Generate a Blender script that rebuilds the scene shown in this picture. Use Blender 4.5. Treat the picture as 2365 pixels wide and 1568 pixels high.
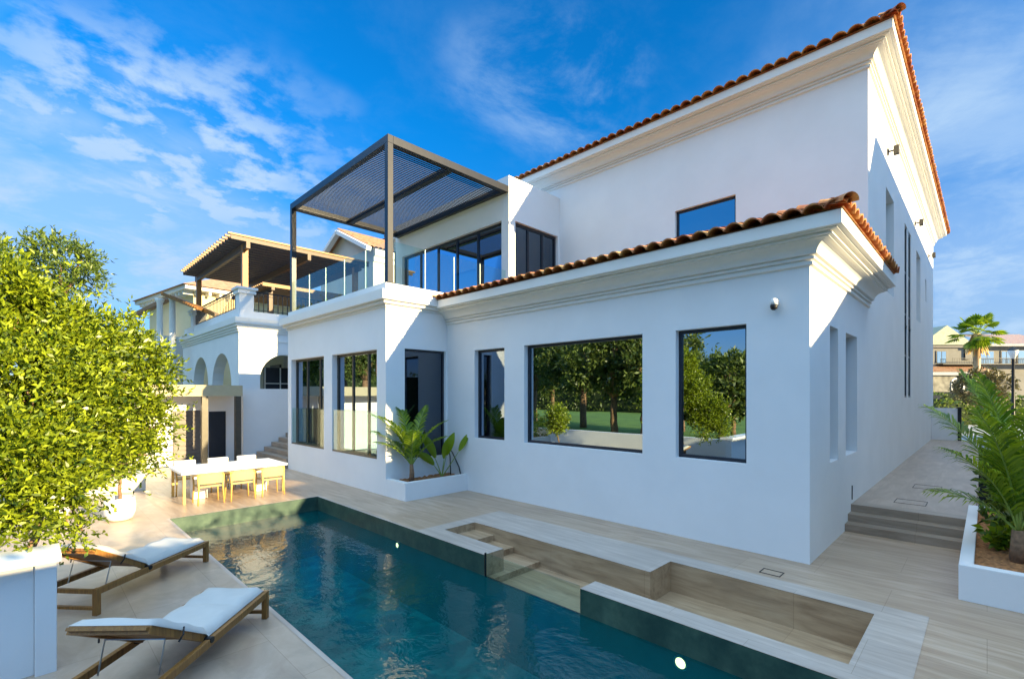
import bpy, math, random
import numpy as np
from mathutils import Vector, Matrix
random.seed(7); RNG = np.random.default_rng(11)
R = math.radians
C = bpy.context.scene.collection
scene = bpy.context.scene
for o in list(bpy.data.objects): bpy.data.objects.remove(o)

# ------------------------------------------------------------------ camera
TH = R(44.70)
cam_d = bpy.data.cameras.new("camera"); cam = bpy.data.objects.new("camera", cam_d); C.objects.link(cam)
cam.location = (0, 0, 2.6); cam.rotation_euler = (R(90), 0, TH - R(90))
cam_d.lens = 16.88; cam_d.sensor_width = 36; cam_d.shift_y = 0.0537
cam_d.clip_start = 0.05; cam_d.clip_end = 2000
scene.camera = cam
# ------------------------------------------------------------------ sun
SUN_EL = R(14.8); sx, sy = 0.194, -0.981
sd = bpy.data.lights.new("sun", 'SUN'); sun = bpy.data.objects.new("sun", sd); C.objects.link(sun)
sd.energy = 4.6; sd.angle = R(0.5); sd.color = (1.0, 0.78, 0.42)
sdir = Vector((sx*math.cos(SUN_EL), sy*math.cos(SUN_EL), math.sin(SUN_EL)))
sun.rotation_euler = sdir.to_track_quat('Z', 'Y').to_euler(); sun.location = (10, -30, 20)
# ------------------------------------------------------------------ world
w = bpy.data.worlds.new("World"); scene.world = w; w.use_nodes = True
nt = w.node_tree; nt.nodes.clear()
N = nt.nodes.new; Lk = nt.links.new
out = N('ShaderNodeOutputWorld'); bg = N('ShaderNodeBackground'); bg.inputs[1].default_value = 0.15
sky = N('ShaderNodeTexSky'); sky.sky_type = 'NISHITA'; sky.sun_disc = False
sky.sun_elevation = SUN_EL; sky.sun_rotation = math.atan2(sx, sy); sky.air_density = 1.0; sky.dust_density = 0.3; sky.ozone_density = 2.0
hs = N('ShaderNodeMix'); hs.data_type = 'RGBA'; hs.blend_type = 'MULTIPLY'; hs.inputs[0].default_value = 1.0
Lk(sky.outputs[0], hs.inputs[6]); tint = N('ShaderNodeMix'); tint.data_type = 'RGBA'; tint.inputs[6].default_value = (0.16, 0.205, 0.34, 1); tint.inputs[7].default_value = (0.008, 0.31, 0.57, 1); Lk(tint.outputs[2], hs.inputs[7])
tc = N('ShaderNodeTexCoord'); sp = N('ShaderNodeSeparateXYZ'); Lk(tc.outputs['Generated'], sp.inputs[0])
def M(op, a, b=None, c=None, clamp=False):
    n = N('ShaderNodeMath'); n.operation = op; n.use_clamp = clamp
    for i, v in enumerate((a, b, c)):
        if v is None: continue
        if isinstance(v, (int, float)): n.inputs[i].default_value = v
        else: Lk(v, n.inputs[i])
    return n.outputs[0]
zc = M('ADD', M('MAXIMUM', sp.outputs[2], 0.0), 0.16)
cx_ = M('DIVIDE', sp.outputs[0], zc); cy_ = M('DIVIDE', sp.outputs[1], zc)
cb = N('ShaderNodeCombineXYZ'); Lk(cx_, cb.inputs[0]); Lk(cy_, cb.inputs[1])
def noise(scale, detail, rough, dist=0.0, off=(0, 0, 0), stretch=(1, 1, 1), rot=0):
    mp = N('ShaderNodeMapping'); mp.inputs['Location'].default_value = off; mp.inputs['Scale'].default_value = stretch
    mp.inputs['Rotation'].default_value = (0, 0, rot)
    Lk(cb.outputs[0], mp.inputs[0]); n = N('ShaderNodeTexNoise'); Lk(mp.outputs[0], n.inputs[0])
    n.inputs['Scale'].default_value = scale; n.inputs['Detail'].default_value = detail; n.inputs['Roughness'].default_value = rough
    n.inputs['Distortion'].default_value = dist; return n.outputs['Fac']
def smooth(v, a, b):
    n = N('ShaderNodeMapRange'); n.interpolation_type = 'SMOOTHSTEP'; Lk(v, n.inputs[0])
    n.inputs[1].default_value = a; n.inputs[2].default_value = b; return n.outputs[0]
Lk(smooth(sp.outputs[2], -0.02, 0.5), tint.inputs[0])
puffs = smooth(noise(6.5, 7, 0.58, 0.15), 0.40, 0.60)
big = noise(1.5, 4, 0.55, 0.0, (3.1, 1.7, 0))
wisp = smooth(noise(2.6, 10, 0.66, 0.35, (5.5, 2.2, 0), (1.0, 1.25, 1), 0.5), 0.40, 0.70)
veil = smooth(noise(1.3, 8, 0.6, 0.3, (1.5, 7.2, 0)), 0.30, 0.66)
# where the banks of cloud stand: banks set by compass direction, clear blue between
def bank(px, py, r0, r1, k=0.9):
    dx = M('SUBTRACT', cx_, px); dy = M('SUBTRACT', cy_, py)
    d = M('SQRT', M('ADD', M('MULTIPLY', dx, dx), M('MULTIPLY', dy, dy)))
    d = M('ADD', d, M('MULTIPLY', M('SUBTRACT', big, 0.5), k))
    return smooth(d, r1, r0)
bL = bank(0.40, 1.80, 0.25, 0.72); bL2 = bank(0.30, 2.45, 0.5, 1.05); bT = bank(0.18, 1.45, 0.0, 0.38)
bC = bank(0.94, 0.80, 0.05, 0.34, 0.5); bR = bank(1.75, 0.05, 0.35, 0.85, 0.7); bR2 = bank(3.2, 0.0, 0.5, 1.6)
cl = M('MAXIMUM', M('MULTIPLY', puffs, bL), M('MULTIPLY', M('MULTIPLY', puffs, bT), 0.55))
cl = M('MAXIMUM', cl, M('MULTIPLY', bL2, M('ADD', 0.52, M('MULTIPLY', wisp, 0.55))))
cl = M('MAXIMUM', cl, M('MULTIPLY', M('MULTIPLY', wisp, bC), 0.5))
cl = M('MAXIMUM', cl, M('MULTIPLY', bR, M('ADD', M('MULTIPLY', veil, 0.7), M('MULTIPLY', wisp, 0.30))))
cl = M('MAXIMUM', cl, M('MULTIPLY', bR2, M('ADD', 0.5, M('MULTIPLY', wisp, 0.5))))
cl = M('MAXIMUM', cl, M('MULTIPLY', wisp, 0.05))
cl = M('MULTIPLY', cl, 0.95, clamp=True)
mx = N('ShaderNodeMix'); mx.data_type = 'RGBA'
Lk(cl, mx.inputs['Factor']); Lk(hs.outputs[2], mx.inputs[6]); mx.inputs[7].default_value = (1.0, 1.42, 1.95, 1)
# bright cloud added out of view, overhead and behind the viewer, for fill light
fill_cloud = M('MAXIMUM', smooth(sp.outputs[2], 0.66, 0.82), M('MULTIPLY', smooth(sp.outputs[2], 0.42, 0.56), smooth(sp.outputs[0], 0.05, -0.3)))
fill_cloud = M('MULTIPLY', fill_cloud, smooth(noise(3.0, 7, 0.6, 0.4), 0.25, 0.55))
mz = N('ShaderNodeMix'); mz.data_type = 'RGBA'; Lk(M('MULTIPLY', fill_cloud, 0.85), mz.inputs[0]); Lk(mx.outputs[2], mz.inputs[6]); mz.inputs[7].default_value = (2.95, 4.25, 5.65, 1)
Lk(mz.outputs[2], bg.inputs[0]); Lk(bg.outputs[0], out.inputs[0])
scene.view_settings.view_transform = 'Standard'; scene.view_settings.look = 'None'
scene.view_settings.exposure = 1.75; scene.view_settings.gamma = 1.0
scene.render.engine = 'CYCLES'; scene.cycles.max_bounces = 8; scene.cycles.transparent_max_bounces = 24

# ------------------------------------------------------------------ pixel helpers (layout measured on the photo)
Fv = Vector((math.cos(TH), math.sin(TH), 0)); Rv = Vector((math.sin(TH), -math.cos(TH), 0))
def at(x, y, d):        # point seen at that place at that depth
    return Fv*d + Rv*((x-1182.5)/1109*d) + Vector((0, 0, 2.6 + (911-y)/1109*d))

# ------------------------------------------------------------------ tagging
def tag(o, label=None, cat=None, group=None, kind=None):
    if label: o['label'] = label
    if cat: o['category'] = cat
    if group: o['group'] = group
    if kind: o['kind'] = kind
    return o
def thing(name, label, cat, loc=(0, 0, 0), rz=0, group=None):
    o = bpy.data.objects.new(name, None); C.objects.link(o); o.location = loc; o.rotation_euler = (0, 0, rz)
    o.empty_display_size = 0.2
    return tag(o, label, cat, group)
def wloc(o):
    v = Vector((0, 0, 0))
    while o: v += Vector(o.location); o = o.parent
    return v
class MB:
    def __init__(s): s.v = []; s.f = []; s.smooth = False
    def add(s, vs, fs):
        b = len(s.v); s.v += [tuple(p) for p in vs]; s.f += [tuple(b+i for i in f) for f in fs]
    def quad(s, a, b, c, d): s.add([a, b, c, d], [(0, 1, 2, 3)])
    def box(s, x0, x1, y0, y1, z0, z1):
        s.add([(x0,y0,z0),(x1,y0,z0),(x1,y1,z0),(x0,y1,z0),(x0,y0,z1),(x1,y0,z1),(x1,y1,z1),(x0,y1,z1)],
              [(0,3,2,1),(4,5,6,7),(0,1,5,4),(1,2,6,5),(2,3,7,6),(3,0,4,7)])
    def bar(s, a, b, wd, ht, up=(0, 0, 1), end=None):   # rectangular bar from a to b
        a = Vector(a); b = Vector(b); d = (b-a).normalized(); up = Vector(up)
        sd_ = d.cross(up)
        if sd_.length < 1e-4: sd_ = d.cross(Vector((1, 0, 0)))
        sd_.normalize(); u = sd_.cross(d).normalized(); e = end or 1.0; vs = []
        for p, k in ((a, 1.0), (b, e)):
            for i, j in ((-1,-1),(1,-1),(1,1),(-1,1)): vs.append(p + sd_*(i*wd/2*k) + u*(j*ht/2*k))
        s.add(vs, [(0,1,2,3),(7,6,5,4),(0,4,5,1),(1,5,6,2),(2,6,7,3),(3,7,4,0)])
    def tube(s, pts, rad, n=8, cap=True):
        pts = [Vector(p) for p in pts]; rads = rad if isinstance(rad, (list, tuple)) else [rad]*len(pts)
        b = len(s.v); ref = None
        for i, p in enumerate(pts):
            d = (pts[min(i+1, len(pts)-1)] - pts[max(i-1, 0)]).normalized()
            if ref is None: ref = d.orthogonal().normalized()
            ref = (ref - d*ref.dot(d)).normalized(); q = d.cross(ref)
            for k in range(n):
                a = 2*math.pi*k/n; s.v.append(tuple(p + (ref*math.cos(a) + q*math.sin(a))*rads[i]))
        for i in range(len(pts)-1):
            for k in range(n):
                s.f.append((b+i*n+k, b+i*n+(k+1) % n, b+(i+1)*n+(k+1) % n, b+(i+1)*n+k))
        if cap: s.f.append(tuple(b+k for k in range(n))[::-1]); s.f.append(tuple(b+(len(pts)-1)*n+k for k in range(n)))
    def lathe(s, cx, cy, prof, n=28):
        b = len(s.v)
        for r, z in prof:
            for k in range(n):
                a = 2*math.pi*k/n; s.v.append((cx+r*math.cos(a), cy+r*math.sin(a), z))
        for i in range(len(prof)-1):
            for k in range(n): s.f.append((b+i*n+k, b+i*n+(k+1) % n, b+(i+1)*n+(k+1) % n, b+(i+1)*n+k))
        s.f.append(tuple(b+k for k in range(n))[::-1]); s.f.append(tuple(b+(len(prof)-1)*n+k for k in range(n)))
    def build(s, name, mat, parent=None, local=False, smooth=False, bevel=0):
        me = bpy.data.meshes.new(name)
        off = Vector((0, 0, 0)) if (local or not parent) else wloc(parent)
        me.from_pydata([(a-off.x, b-off.y, c-off.z) for a, b, c in s.v], [], s.f)
        me.materials.append(mat)
        if smooth or s.smooth: me.polygons.foreach_set('use_smooth', [True]*len(me.polygons))
        me.update()
        o = bpy.data.objects.new(name, me); C.objects.link(o)
        if parent: o.parent = parent
        if bevel:
            bm_ = o.modifiers.new('bevel', 'BEVEL'); bm_.width = bevel; bm_.segments = 2; bm_.limit_method = 'ANGLE'
        return o
def copy_tree(o, parent=None):
    c = o.copy(); C.objects.link(c); c.parent = parent
    for ch in list(o.children): copy_tree(ch, c)
    return c
def structure(name, mb, mat, **k): return tag(mb.build(name, mat, **k), kind='structure')

# ------------------------------------------------------------------ materials
def newmat(name):
    m = bpy.data.materials.new(name); m.use_nodes = True
    return m, m.node_tree, m.node_tree.nodes['Principled BSDF']
def setp(b, **k):
    for a, v in k.items(): b.inputs[a.replace('_', ' ')].default_value = v
def texn(t, kind, scale, coord='Object', stretch=(1, 1, 1), rot=(0, 0, 0), **k):
    c = t.nodes.new('ShaderNodeTexCoord'); mp = t.nodes.new('ShaderNodeMapping')
    if coord == 'World':
        c = t.nodes.new('ShaderNodeNewGeometry'); t.links.new(c.outputs['Position'], mp.inputs[0])
    else: t.links.new(c.outputs[coord], mp.inputs[0])
    mp.inputs['Scale'].default_value = stretch; mp.inputs['Rotation'].default_value = rot
    n = t.nodes.new('ShaderNodeTex'+kind); t.links.new(mp.outputs[0], n.inputs['Vector'])
    if 'Scale' in n.inputs: n.inputs['Scale'].default_value = scale
    for a, v in k.items(): n.inputs[a].default_value = v
    return n
def ramp(t, fac, stops):
    r = t.nodes.new('ShaderNodeValToRGB'); t.links.new(fac, r.inputs[0]); e = r.color_ramp.elements
    while len(e) < len(stops): e.new(0.5)
    for i, (p, c) in enumerate(stops): e[i].position = p; e[i].color = (*c, 1)
    return r.outputs[0]
def mixc(t, fac, a, b, mode='MIX'):
    n = t.nodes.new('ShaderNodeMix'); n.data_type = 'RGBA'; n.blend_type = mode
    for i, v in ((0, fac), (6, a), (7, b)):
        if hasattr(v, 'links') or isinstance(v, bpy.types.NodeSocket): t.links.new(v, n.inputs[i])
        else: n.inputs[i].default_value = v if i == 0 else (*v, 1)
    return n.outputs[2]
def bump(t, b, h, strength, dist=0.02):
    n = t.nodes.new('ShaderNodeBump'); n.inputs['Strength'].default_value = strength; n.inputs['Distance'].default_value = dist
    t.links.new(h, n.inputs['Height']); t.links.new(n.outputs[0], b.inputs['Normal'])
def stucco(name, col, var=0.04, bs=0.25):
    m, t, b = newmat(name); setp(b, Roughness=0.85)
    n = texn(t, 'Noise', 0.9, 'World', Detail=6.0, Roughness=0.6)
    c2 = tuple(max(0, x-var) for x in col)
    t.links.new(ramp(t, n.outputs['Fac'], [(0.35, c2), (0.65, col)]), b.inputs['Base Color'])
    f = texn(t, 'Noise', 90, 'World', Detail=3.0); bump(t, b, f.outputs['Fac'], bs, 0.006)
    return m
def plain(name, col, rough=0.5, metal=0.0, var=0.15, scale=6, bumpk=0.05):
    m, t, b = newmat(name); setp(b, Roughness=rough, Metallic=metal)
    n = texn(t, 'Noise', scale, 'Object', Detail=5.0)
    t.links.new(ramp(t, n.outputs['Fac'], [(0.3, tuple(x*(1-var) for x in col)), (0.7, tuple(min(1, x*(1+var)) for x in col))]), b.inputs['Base Color'])
    if bumpk: bump(t, b, n.outputs['Fac'], bumpk)
    return m
def wood(name, a, b_, rough=0.5, stretch=(14, 14, 1.2)):
    m, t, b = newmat(name); setp(b, Roughness=rough)
    n = texn(t, 'Noise', 3.0, 'Object', stretch, Detail=6.0, Distortion=0.6)
    t.links.new(ramp(t, n.outputs['Fac'], [(0.3, a), (0.7, b_)]), b.inputs['Base Color']); bump(t, b, n.outputs['Fac'], 0.15, 0.004)
    return m
def foliage(name, dark, light, trans=0.35, rough=0.45):
    m, t, b = newmat(name); setp(b, Roughness=rough)
    g = t.nodes.new('ShaderNodeNewGeometry')
    n = texn(t, 'Noise', 1.4, 'World', Detail=2.0)
    a = t.nodes.new('ShaderNodeMath'); a.operation = 'MULTIPLY_ADD'; a.inputs[1].default_value = 0.65
    t.links.new(g.outputs['Random Per Island'], a.inputs[0])
    s_ = t.nodes.new('ShaderNodeMath'); s_.operation = 'MULTIPLY'; s_.inputs[1].default_value = 0.4; t.links.new(n.outputs['Fac'], s_.inputs[0]); t.links.new(s_.outputs[0], a.inputs[2])
    col = ramp(t, a.outputs[0], [(0.18, dark), (0.85, light)])
    t.links.new(col, b.inputs['Base Color'])
    tr = t.nodes.new('ShaderNodeBsdfTranslucent'); t.links.new(mixc(t, 1.0, col, (1.6, 1.5, 0.6), 'MULTIPLY'), tr.inputs[0])
    mx_ = t.nodes.new('ShaderNodeMixShader'); mx_.inputs[0].default_value = trans
    o = t.nodes['Material Output']; t.links.new(b.outputs[0], mx_.inputs[1]); t.links.new(tr.outputs[0], mx_.inputs[2]); t.links.new(mx_.outputs[0], o.inputs[0])
    return m
def mirror_glass(name, refl, tint, inner, rough=0.0, thick=False):
    m, t, b = newmat(name); t.nodes.remove(b)
    gl = t.nodes.new('ShaderNodeBsdfGlossy'); gl.inputs['Color'].default_value = (*tint, 1); gl.inputs['Roughness'].default_value = rough
    n = texn(t, 'Noise', 0.7, 'World', Detail=1.0); bp = t.nodes.new('ShaderNodeBump'); bp.inputs['Strength'].default_value = 0.06; bp.inputs['Distance'].default_value = 0.02
    t.links.new(n.outputs['Fac'], bp.inputs['Height']); t.links.new(bp.outputs[0], gl.inputs['Normal'])
    tr = t.nodes.new('ShaderNodeBsdfTransparent'); tr.inputs[0].default_value = (*inner, 1)
    lw = t.nodes.new('ShaderNodeLayerWeight'); lw.inputs[0].default_value = refl
    mx_ = t.nodes.new('ShaderNodeMixShader'); t.links.new(lw.outputs['Fresnel'], mx_.inputs[0])
    mp_ = t.nodes.new('ShaderNodeMath'); mp_.operation = 'ADD'; mp_.use_clamp = True; mp_.inputs[1].default_value = refl
    t.links.new(lw.outputs['Fresnel'], mp_.inputs[0]); lw.inputs[0].default_value = 0.25
    ge_ = t.nodes.new('ShaderNodeNewGeometry'); iv = t.nodes.new('ShaderNodeMath'); iv.operation = 'SUBTRACT'; iv.inputs[0].default_value = 1.0; t.links.new(ge_.outputs['Backfacing'], iv.inputs[1])
    ml = t.nodes.new('ShaderNodeMath'); ml.operation = 'MULTIPLY'; t.links.new(iv.outputs[0], ml.inputs[0]); t.links.new(mp_.outputs[0], ml.inputs[1])
    t.links.new((ml if thick else mp_).outputs[0], mx_.inputs[0])
    t.links.new(tr.outputs[0], mx_.inputs[1]); t.links.new(gl.outputs[0], mx_.inputs[2])
    t.links.new(mx_.outputs[0], t.nodes['Material Output'].inputs[0]); return m
def travertine(name, a, b_, vein, axis=1, blot=0.0):
    m, t, b = newmat(name); setp(b, Roughness=0.38)
    st = {1: (6.5, 0.75, 6.5), 0: (0.9, 4.0, 4.0), 2: (2.0, 1.2, 1)}[axis]
    n = texn(t, 'Noise', 1.3, 'World', st, Detail=7.0, Roughness=0.6, Distortion=0.8)
    base = ramp(t, n.outputs['Fac'], [(0.30, vein), (0.50, a), (0.66, b_)])
    nb = texn(t, 'Noise', 0.7, 'World', Detail=4.0); base = mixc(t, ramp(t, nb.outputs['Fac'], [(0.35, (0, 0, 0)), (0.7, (0.45,)*3)]), base, tuple(x*.8 for x in a))
    n2 = texn(t, 'Noise', 1.6, 'World', Detail=7.0, Roughness=0.65)
    base = mixc(t, ramp(t, n2.outputs['Fac'], [(0.52, (0, 0, 0)), (0.75, (blot,)*3)]), base, (0.34, 0.27, 0.2))
    br = texn(t, 'Brick', 1.0, 'World', rot=(0, 0, R(90)) if axis else (0, 0, 0), **{'Mortar Size': 0.003, 'Brick Width': 1.8, 'Row Height': 0.9, 'Mortar Smooth': 0.1})
    br.offset = 0.5
    br.inputs['Color1'].default_value = (1, 1, 1, 1); br.inputs['Color2'].default_value = (0.9, 0.9, 0.91, 1); br.inputs['Mortar'].default_value = (0.68, 0.64, 0.6, 1)
    t.links.new(mixc(t, 1.0, base, br.outputs['Color'], 'MULTIPLY'), b.inputs['Base Color'])
    bump(t, b, n.outputs['Fac'], 0.05, 0.004)
    return m

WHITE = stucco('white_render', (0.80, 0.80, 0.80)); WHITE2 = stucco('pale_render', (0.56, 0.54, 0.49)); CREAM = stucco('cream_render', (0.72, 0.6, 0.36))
MOULD = stucco('moulding_paint', (0.78, 0.77, 0.74), 0.03, 0.1)
BLACK = plain('charcoal_aluminium', (0.022, 0.024, 0.03), 0.35, 0.3, 0.1)
BRONZE = plain('bronze_aluminium', (0.075, 0.066, 0.05), 0.4, 0.3, 0.1)
DARKFR = plain('dark_frame', (0.02, 0.024, 0.035), 0.35, 0.2, 0.1)
GLASSM = mirror_glass('reflective_window_glass', 0.58, (0.66, 0.78, 0.86), (0.3, 0.32, 0.36))
GLASSD = mirror_glass('tinted_door_glass', 0.22, (0.38, 0.47, 0.60), (0.22, 0.22, 0.22))
GUARD = mirror_glass('balustrade_glass', 0.03, (0.85, 0.95, 0.9), (0.86, 0.94, 0.91), thick=True)
DECK = travertine('travertine_deck', (0.48, 0.34, 0.225), (0.58, 0.435, 0.31), (0.36, 0.235, 0.15), 1, 0.15)
DECK2 = travertine('marble_deck', (0.52, 0.39, 0.28), (0.62, 0.48, 0.36), (0.42, 0.30, 0.21), 2, 0.7)
COPE = travertine('light_coping', (0.51, 0.425, 0.35), (0.60, 0.51, 0.43), (0.41, 0.33, 0.27), 1, 0.05)
LOUNGE = travertine('brown_travertine', (0.46, 0.31, 0.18), (0.56, 0.40, 0.245), (0.25, 0.155, 0.085), 1, 0.2)
STEPM = travertine('grey_stone', (0.36, 0.275, 0.20), (0.44, 0.34, 0.26), (0.27, 0.20, 0.14), 1, 0.1)
PATHM = travertine('path_stone', (0.47, 0.355, 0.265), (0.56, 0.44, 0.345), (0.37, 0.27, 0.20), 0, 0.1)
TEAK = wood('teak', (0.20, 0.085, 0.02), (0.36, 0.17, 0.04)); OAK = wood('light_oak', (0.45, 0.28, 0.07), (0.62, 0.42, 0.12))
TIMBER = wood('pergola_timber', (0.20, 0.09, 0.025), (0.36, 0.18, 0.05)); TIMBERD = wood('dark_shaded_timber', (0.06, 0.032, 0.018), (0.11, 0.065, 0.035))  # the dark tone also carries the shade under the big pergola
CUSH = plain('cushion_canvas', (0.58, 0.57, 0.54), 0.9, 0, 0.04, 5, 0.2); IRON = plain('black_iron', (0.01, 0.011, 0.014), 0.5, 0.2)
LOUV = plain('louvre_black', (0.006, 0.007, 0.012), 0.6, 0, 0); STEEL = plain('steel', (0.5, 0.5, 0.5), 0.3, 1.0); WHITEP = plain('white_glazed', (0.82, 0.82, 0.80), 0.35, 0, 0.02)
EDGE = plain('polished_glass_edge', (0.62, 0.74, 0.66), 0.3, 0, 0); SOIL = plain('brown_soil', (0.34, 0.15, 0.055), 1.0, 0, 0.5, 18, 1.0); BARK = plain('bark', (0.22, 0.13, 0.075), 0.9, 0, 0.4, 14, 0.6)
def roofmat(name, a, b_, c_):
    m, t, b = newmat(name); setp(b, Roughness=0.75)
    n = texn(t, 'Noise', 3.3, 'World', Detail=2.0, Roughness=0.7); n2 = texn(t, 'Noise', 26, 'World', Detail=4.0)
    c = ramp(t, n.outputs['Fac'], [(0.33, a), (0.5, b_), (0.68, c_)])
    t.links.new(mixc(t, ramp(t, n2.outputs['Fac'], [(0.4, (0, 0, 0)), (0.8, (0.5,)*3)]), c, (0.08, 0.05, 0.035)), b.inputs['Base Color']); bump(t, b, n2.outputs['Fac'], 0.3, 0.01)
    return m
TILE = roofmat('terracotta_tile', (0.36, 0.09, 0.035), (0.56, 0.21, 0.06), (0.68, 0.38, 0.12))
TILE2 = roofmat('pale_terracotta_tile', (0.42, 0.18, 0.09), (0.5, 0.26, 0.13), (0.55, 0.34, 0.19))
LEAF = foliage('lemon_green_leaf', (0.02, 0.055, 0.004), (0.34, 0.42, 0.02), 0.25, 0.35)
LEAFD = foliage('deep_green_leaf', (0.03, 0.065, 0.01), (0.17, 0.24, 0.03), 0.25)
LEAFT = foliage('golf_course_leaf', (0.035, 0.07, 0.015), (0.17, 0.22, 0.05), 0.25)
PALML = foliage('palm_leaf', (0.05, 0.13, 0.008), (0.30, 0.40, 0.02), 0.35, 0.35)
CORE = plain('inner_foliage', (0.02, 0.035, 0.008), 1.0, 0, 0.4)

# ------------------------------------------------------------------ geometry helpers
def slab(mb, fr, u0, u1, v0, v1, t, holes=()):
    """wall with holes; fr(u, v, d) maps to world, d = depth into the wall"""
    us = sorted({u0, u1, *[h[0] for h in holes], *[h[1] for h in holes]}); vs = sorted({v0, v1, *[h[2] for h in holes], *[h[3] for h in holes]})
    inh = lambda u, v: any(h[0] < u < h[1] and h[2] < v < h[3] for h in holes)
    for i in range(len(us)-1):
        for j in range(len(vs)-1):
            if inh((us[i]+us[i+1])/2, (vs[j]+vs[j+1])/2): continue
            for d in (0, t): mb.quad(fr(us[i], vs[j], d), fr(us[i+1], vs[j], d), fr(us[i+1], vs[j+1], d), fr(us[i], vs[j+1], d))
    for a, b, c, d_ in list(holes)+[(u0, u1, v0, v1)]:
        for (p, q) in (((a, c), (b, c)), ((b, c), (b, d_)), ((b, d_), (a, d_)), ((a, d_), (a, c))):
            mb.quad(fr(*p, 0), fr(*q, 0), fr(*q, t), fr(*p, t))
def faceX(c): return lambda u, v, d: (c+d, u, v)       # wall seen from -X
def faceY(c): return lambda u, v, d: (u, c+d, v)       # wall seen from -Y
def window(parent, fr, u0, u1, v0, v1, rec=0.16, fw=0.05, mull=(), trans=(), glass=GLASSM, fmat=DARKFR, name='window'):
    mb = MB(); a = rec; b = rec+0.07
    def fb(x0, x1, y0, y1, a=a, b=b):
        p = [fr(x, y, d) for d in (a, b) for x, y in ((x0, y0), (x1, y0), (x1, y1), (x0, y1))]
        mb.add(p, [(0,1,2,3),(4,7,6,5),(0,4,5,1),(1,5,6,2),(2,6,7,3),(3,7,4,0)])
    fb(u0, u1, v0, v0+fw); fb(u0, u1, v1-fw, v1); fb(u0, u0+fw, v0+fw, v1-fw); fb(u1-fw, u1, v0+fw, v1-fw)
    for m_ in mull: fb(m_-fw/2, m_+fw/2, v0+fw, v1-fw, a+.003, b-.003)
    for t_ in trans: fb(u0+fw, u1-fw, t_-fw/2, t_+fw/2, a+.006, b-.006)
    f = mb.build(name, fmat, parent)
    g = MB(); d = rec+0.035; g.quad(fr(u0+fw/2, v0+fw/2, d), fr(u1-fw/2, v0+fw/2, d), fr(u1-fw/2, v1-fw/2, d), fr(u0+fw/2, v1-fw/2, d))
    g.build('pane', glass, f); return f
def sweep(mb, path, prof, side=1):
    """profile (offset outwards, z) along a plan polyline with mitred corners; side = +1 when outwards is to the right"""
    P = [Vector((x, y)) for x, y in path]; n = len(P); nor = []
    for i in range(n-1):
        d = (P[i+1]-P[i]).normalized(); nor.append(Vector((d.y, -d.x))*side)
    offs = []
    for i in range(n):
        if i == 0: offs.append(nor[0])
        elif i == n-1: offs.append(nor[-1])
        else:
            m_ = (nor[i-1]+nor[i]); offs.append(m_/(1+nor[i-1].dot(nor[i])))
    b = len(mb.v); k = len(prof)
    for i in range(n):
        for d, z in prof: q = P[i]+offs[i]*d; mb.v.append((q.x, q.y, z))
    for i in range(n-1):
        for j in range(k-1): mb.f.append((b+i*k+j, b+(i+1)*k+j, b+(i+1)*k+j+1, b+i*k+j+1))
    for i in (0, n-1):
        mb.f.append(tuple(b+i*k+j for j in range(k)))
def cove(d0, z0, d1, z1, n=6):   # concave quarter curve rising outwards
    return [(d0+(d1-d0)*(1-math.cos(a*math.pi/2/n)), z0+(z1-z0)*math.sin(a*math.pi/2/n)) for a in range(1, n+1)]
def wing_profile(z, k=1.0):      # z = underside of the cornice
    return [(-0.05, z-.012), (0.0, z-.012), (0.05*k, z), (0.05*k, z+.05), (0.02*k, z+.058), (0.02*k, z+.074), (0.075*k, z+.084), (0.075*k, z+.118), (0.05*k, z+.124), (0.05*k, z+.136), (0.115*k, z+.145)] + cove(.115*k, z+.145, .31*k, z+.31) + \
           [(0.31*k, z+.325), (0.36*k, z+.33), (0.36*k, z+.35), (0.335*k, z+.356), (0.335*k, z+.368), (0.43*k, z+.376), (0.43*k, z+.392), (0.5*k, z+.40), (0.5*k, z+.60), (-0.05, z+.60)]
def tiles(mb, origin, along, up, length, depth, slope, hip0=False, hip1=False, pitch=0.27, row=0.36, r=0.060, seg=8):
    o = Vector(origin); al = Vector((*along, 0)); u2 = Vector((*up, 0)); upv = (u2*math.cos(slope)+Vector((0, 0, math.sin(slope)))).normalized(); nm = al.cross(upv)
    if nm.z < 0: nm = -nm
    cols = int(length/pitch); pitch = length/cols; rl = row
    for c in range(cols):
        s0 = c*pitch; sm = s0+pitch/2; lim = depth
        if hip0: lim = min(lim, sm)
        if hip1: lim = min(lim, length-sm)
        nr = max(1, int(math.ceil(lim/(rl*math.cos(slope)))))
        jit = random.uniform(-.012, .012)
        for k in range(nr):
            a0 = k*rl-(0.03 if k else 0)+jit*(k == 0); a1 = (k+1)*rl
            b = len(mb.v)
            jz = random.uniform(-.004, .004)
            for a, h in ((a0, 0.03), (a1, 0.0)):
                for t_ in (1, 0):
                    for i in range(seg+1):
                        ph = i/seg; s_ = s0+ph*pitch; hh = (abs(math.sin(ph*math.pi))**0.7)*r*1.5 - 0.02
                        p = o+al*s_+upv*a+nm*(hh+h+jz-(0 if t_ else 0.022)); mb.v.append(tuple(p))
            w_ = seg+1
            for i in range(seg):
                mb.f.append((b+i, b+i+1, b+2*w_+i+1, b+2*w_+i)); mb.f.append((b+w_+i, b+3*w_+i, b+3*w_+i+1, b+w_+i+1)); mb.f.append((b+i, b+w_+i, b+w_+i+1, b+i+1))
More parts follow.
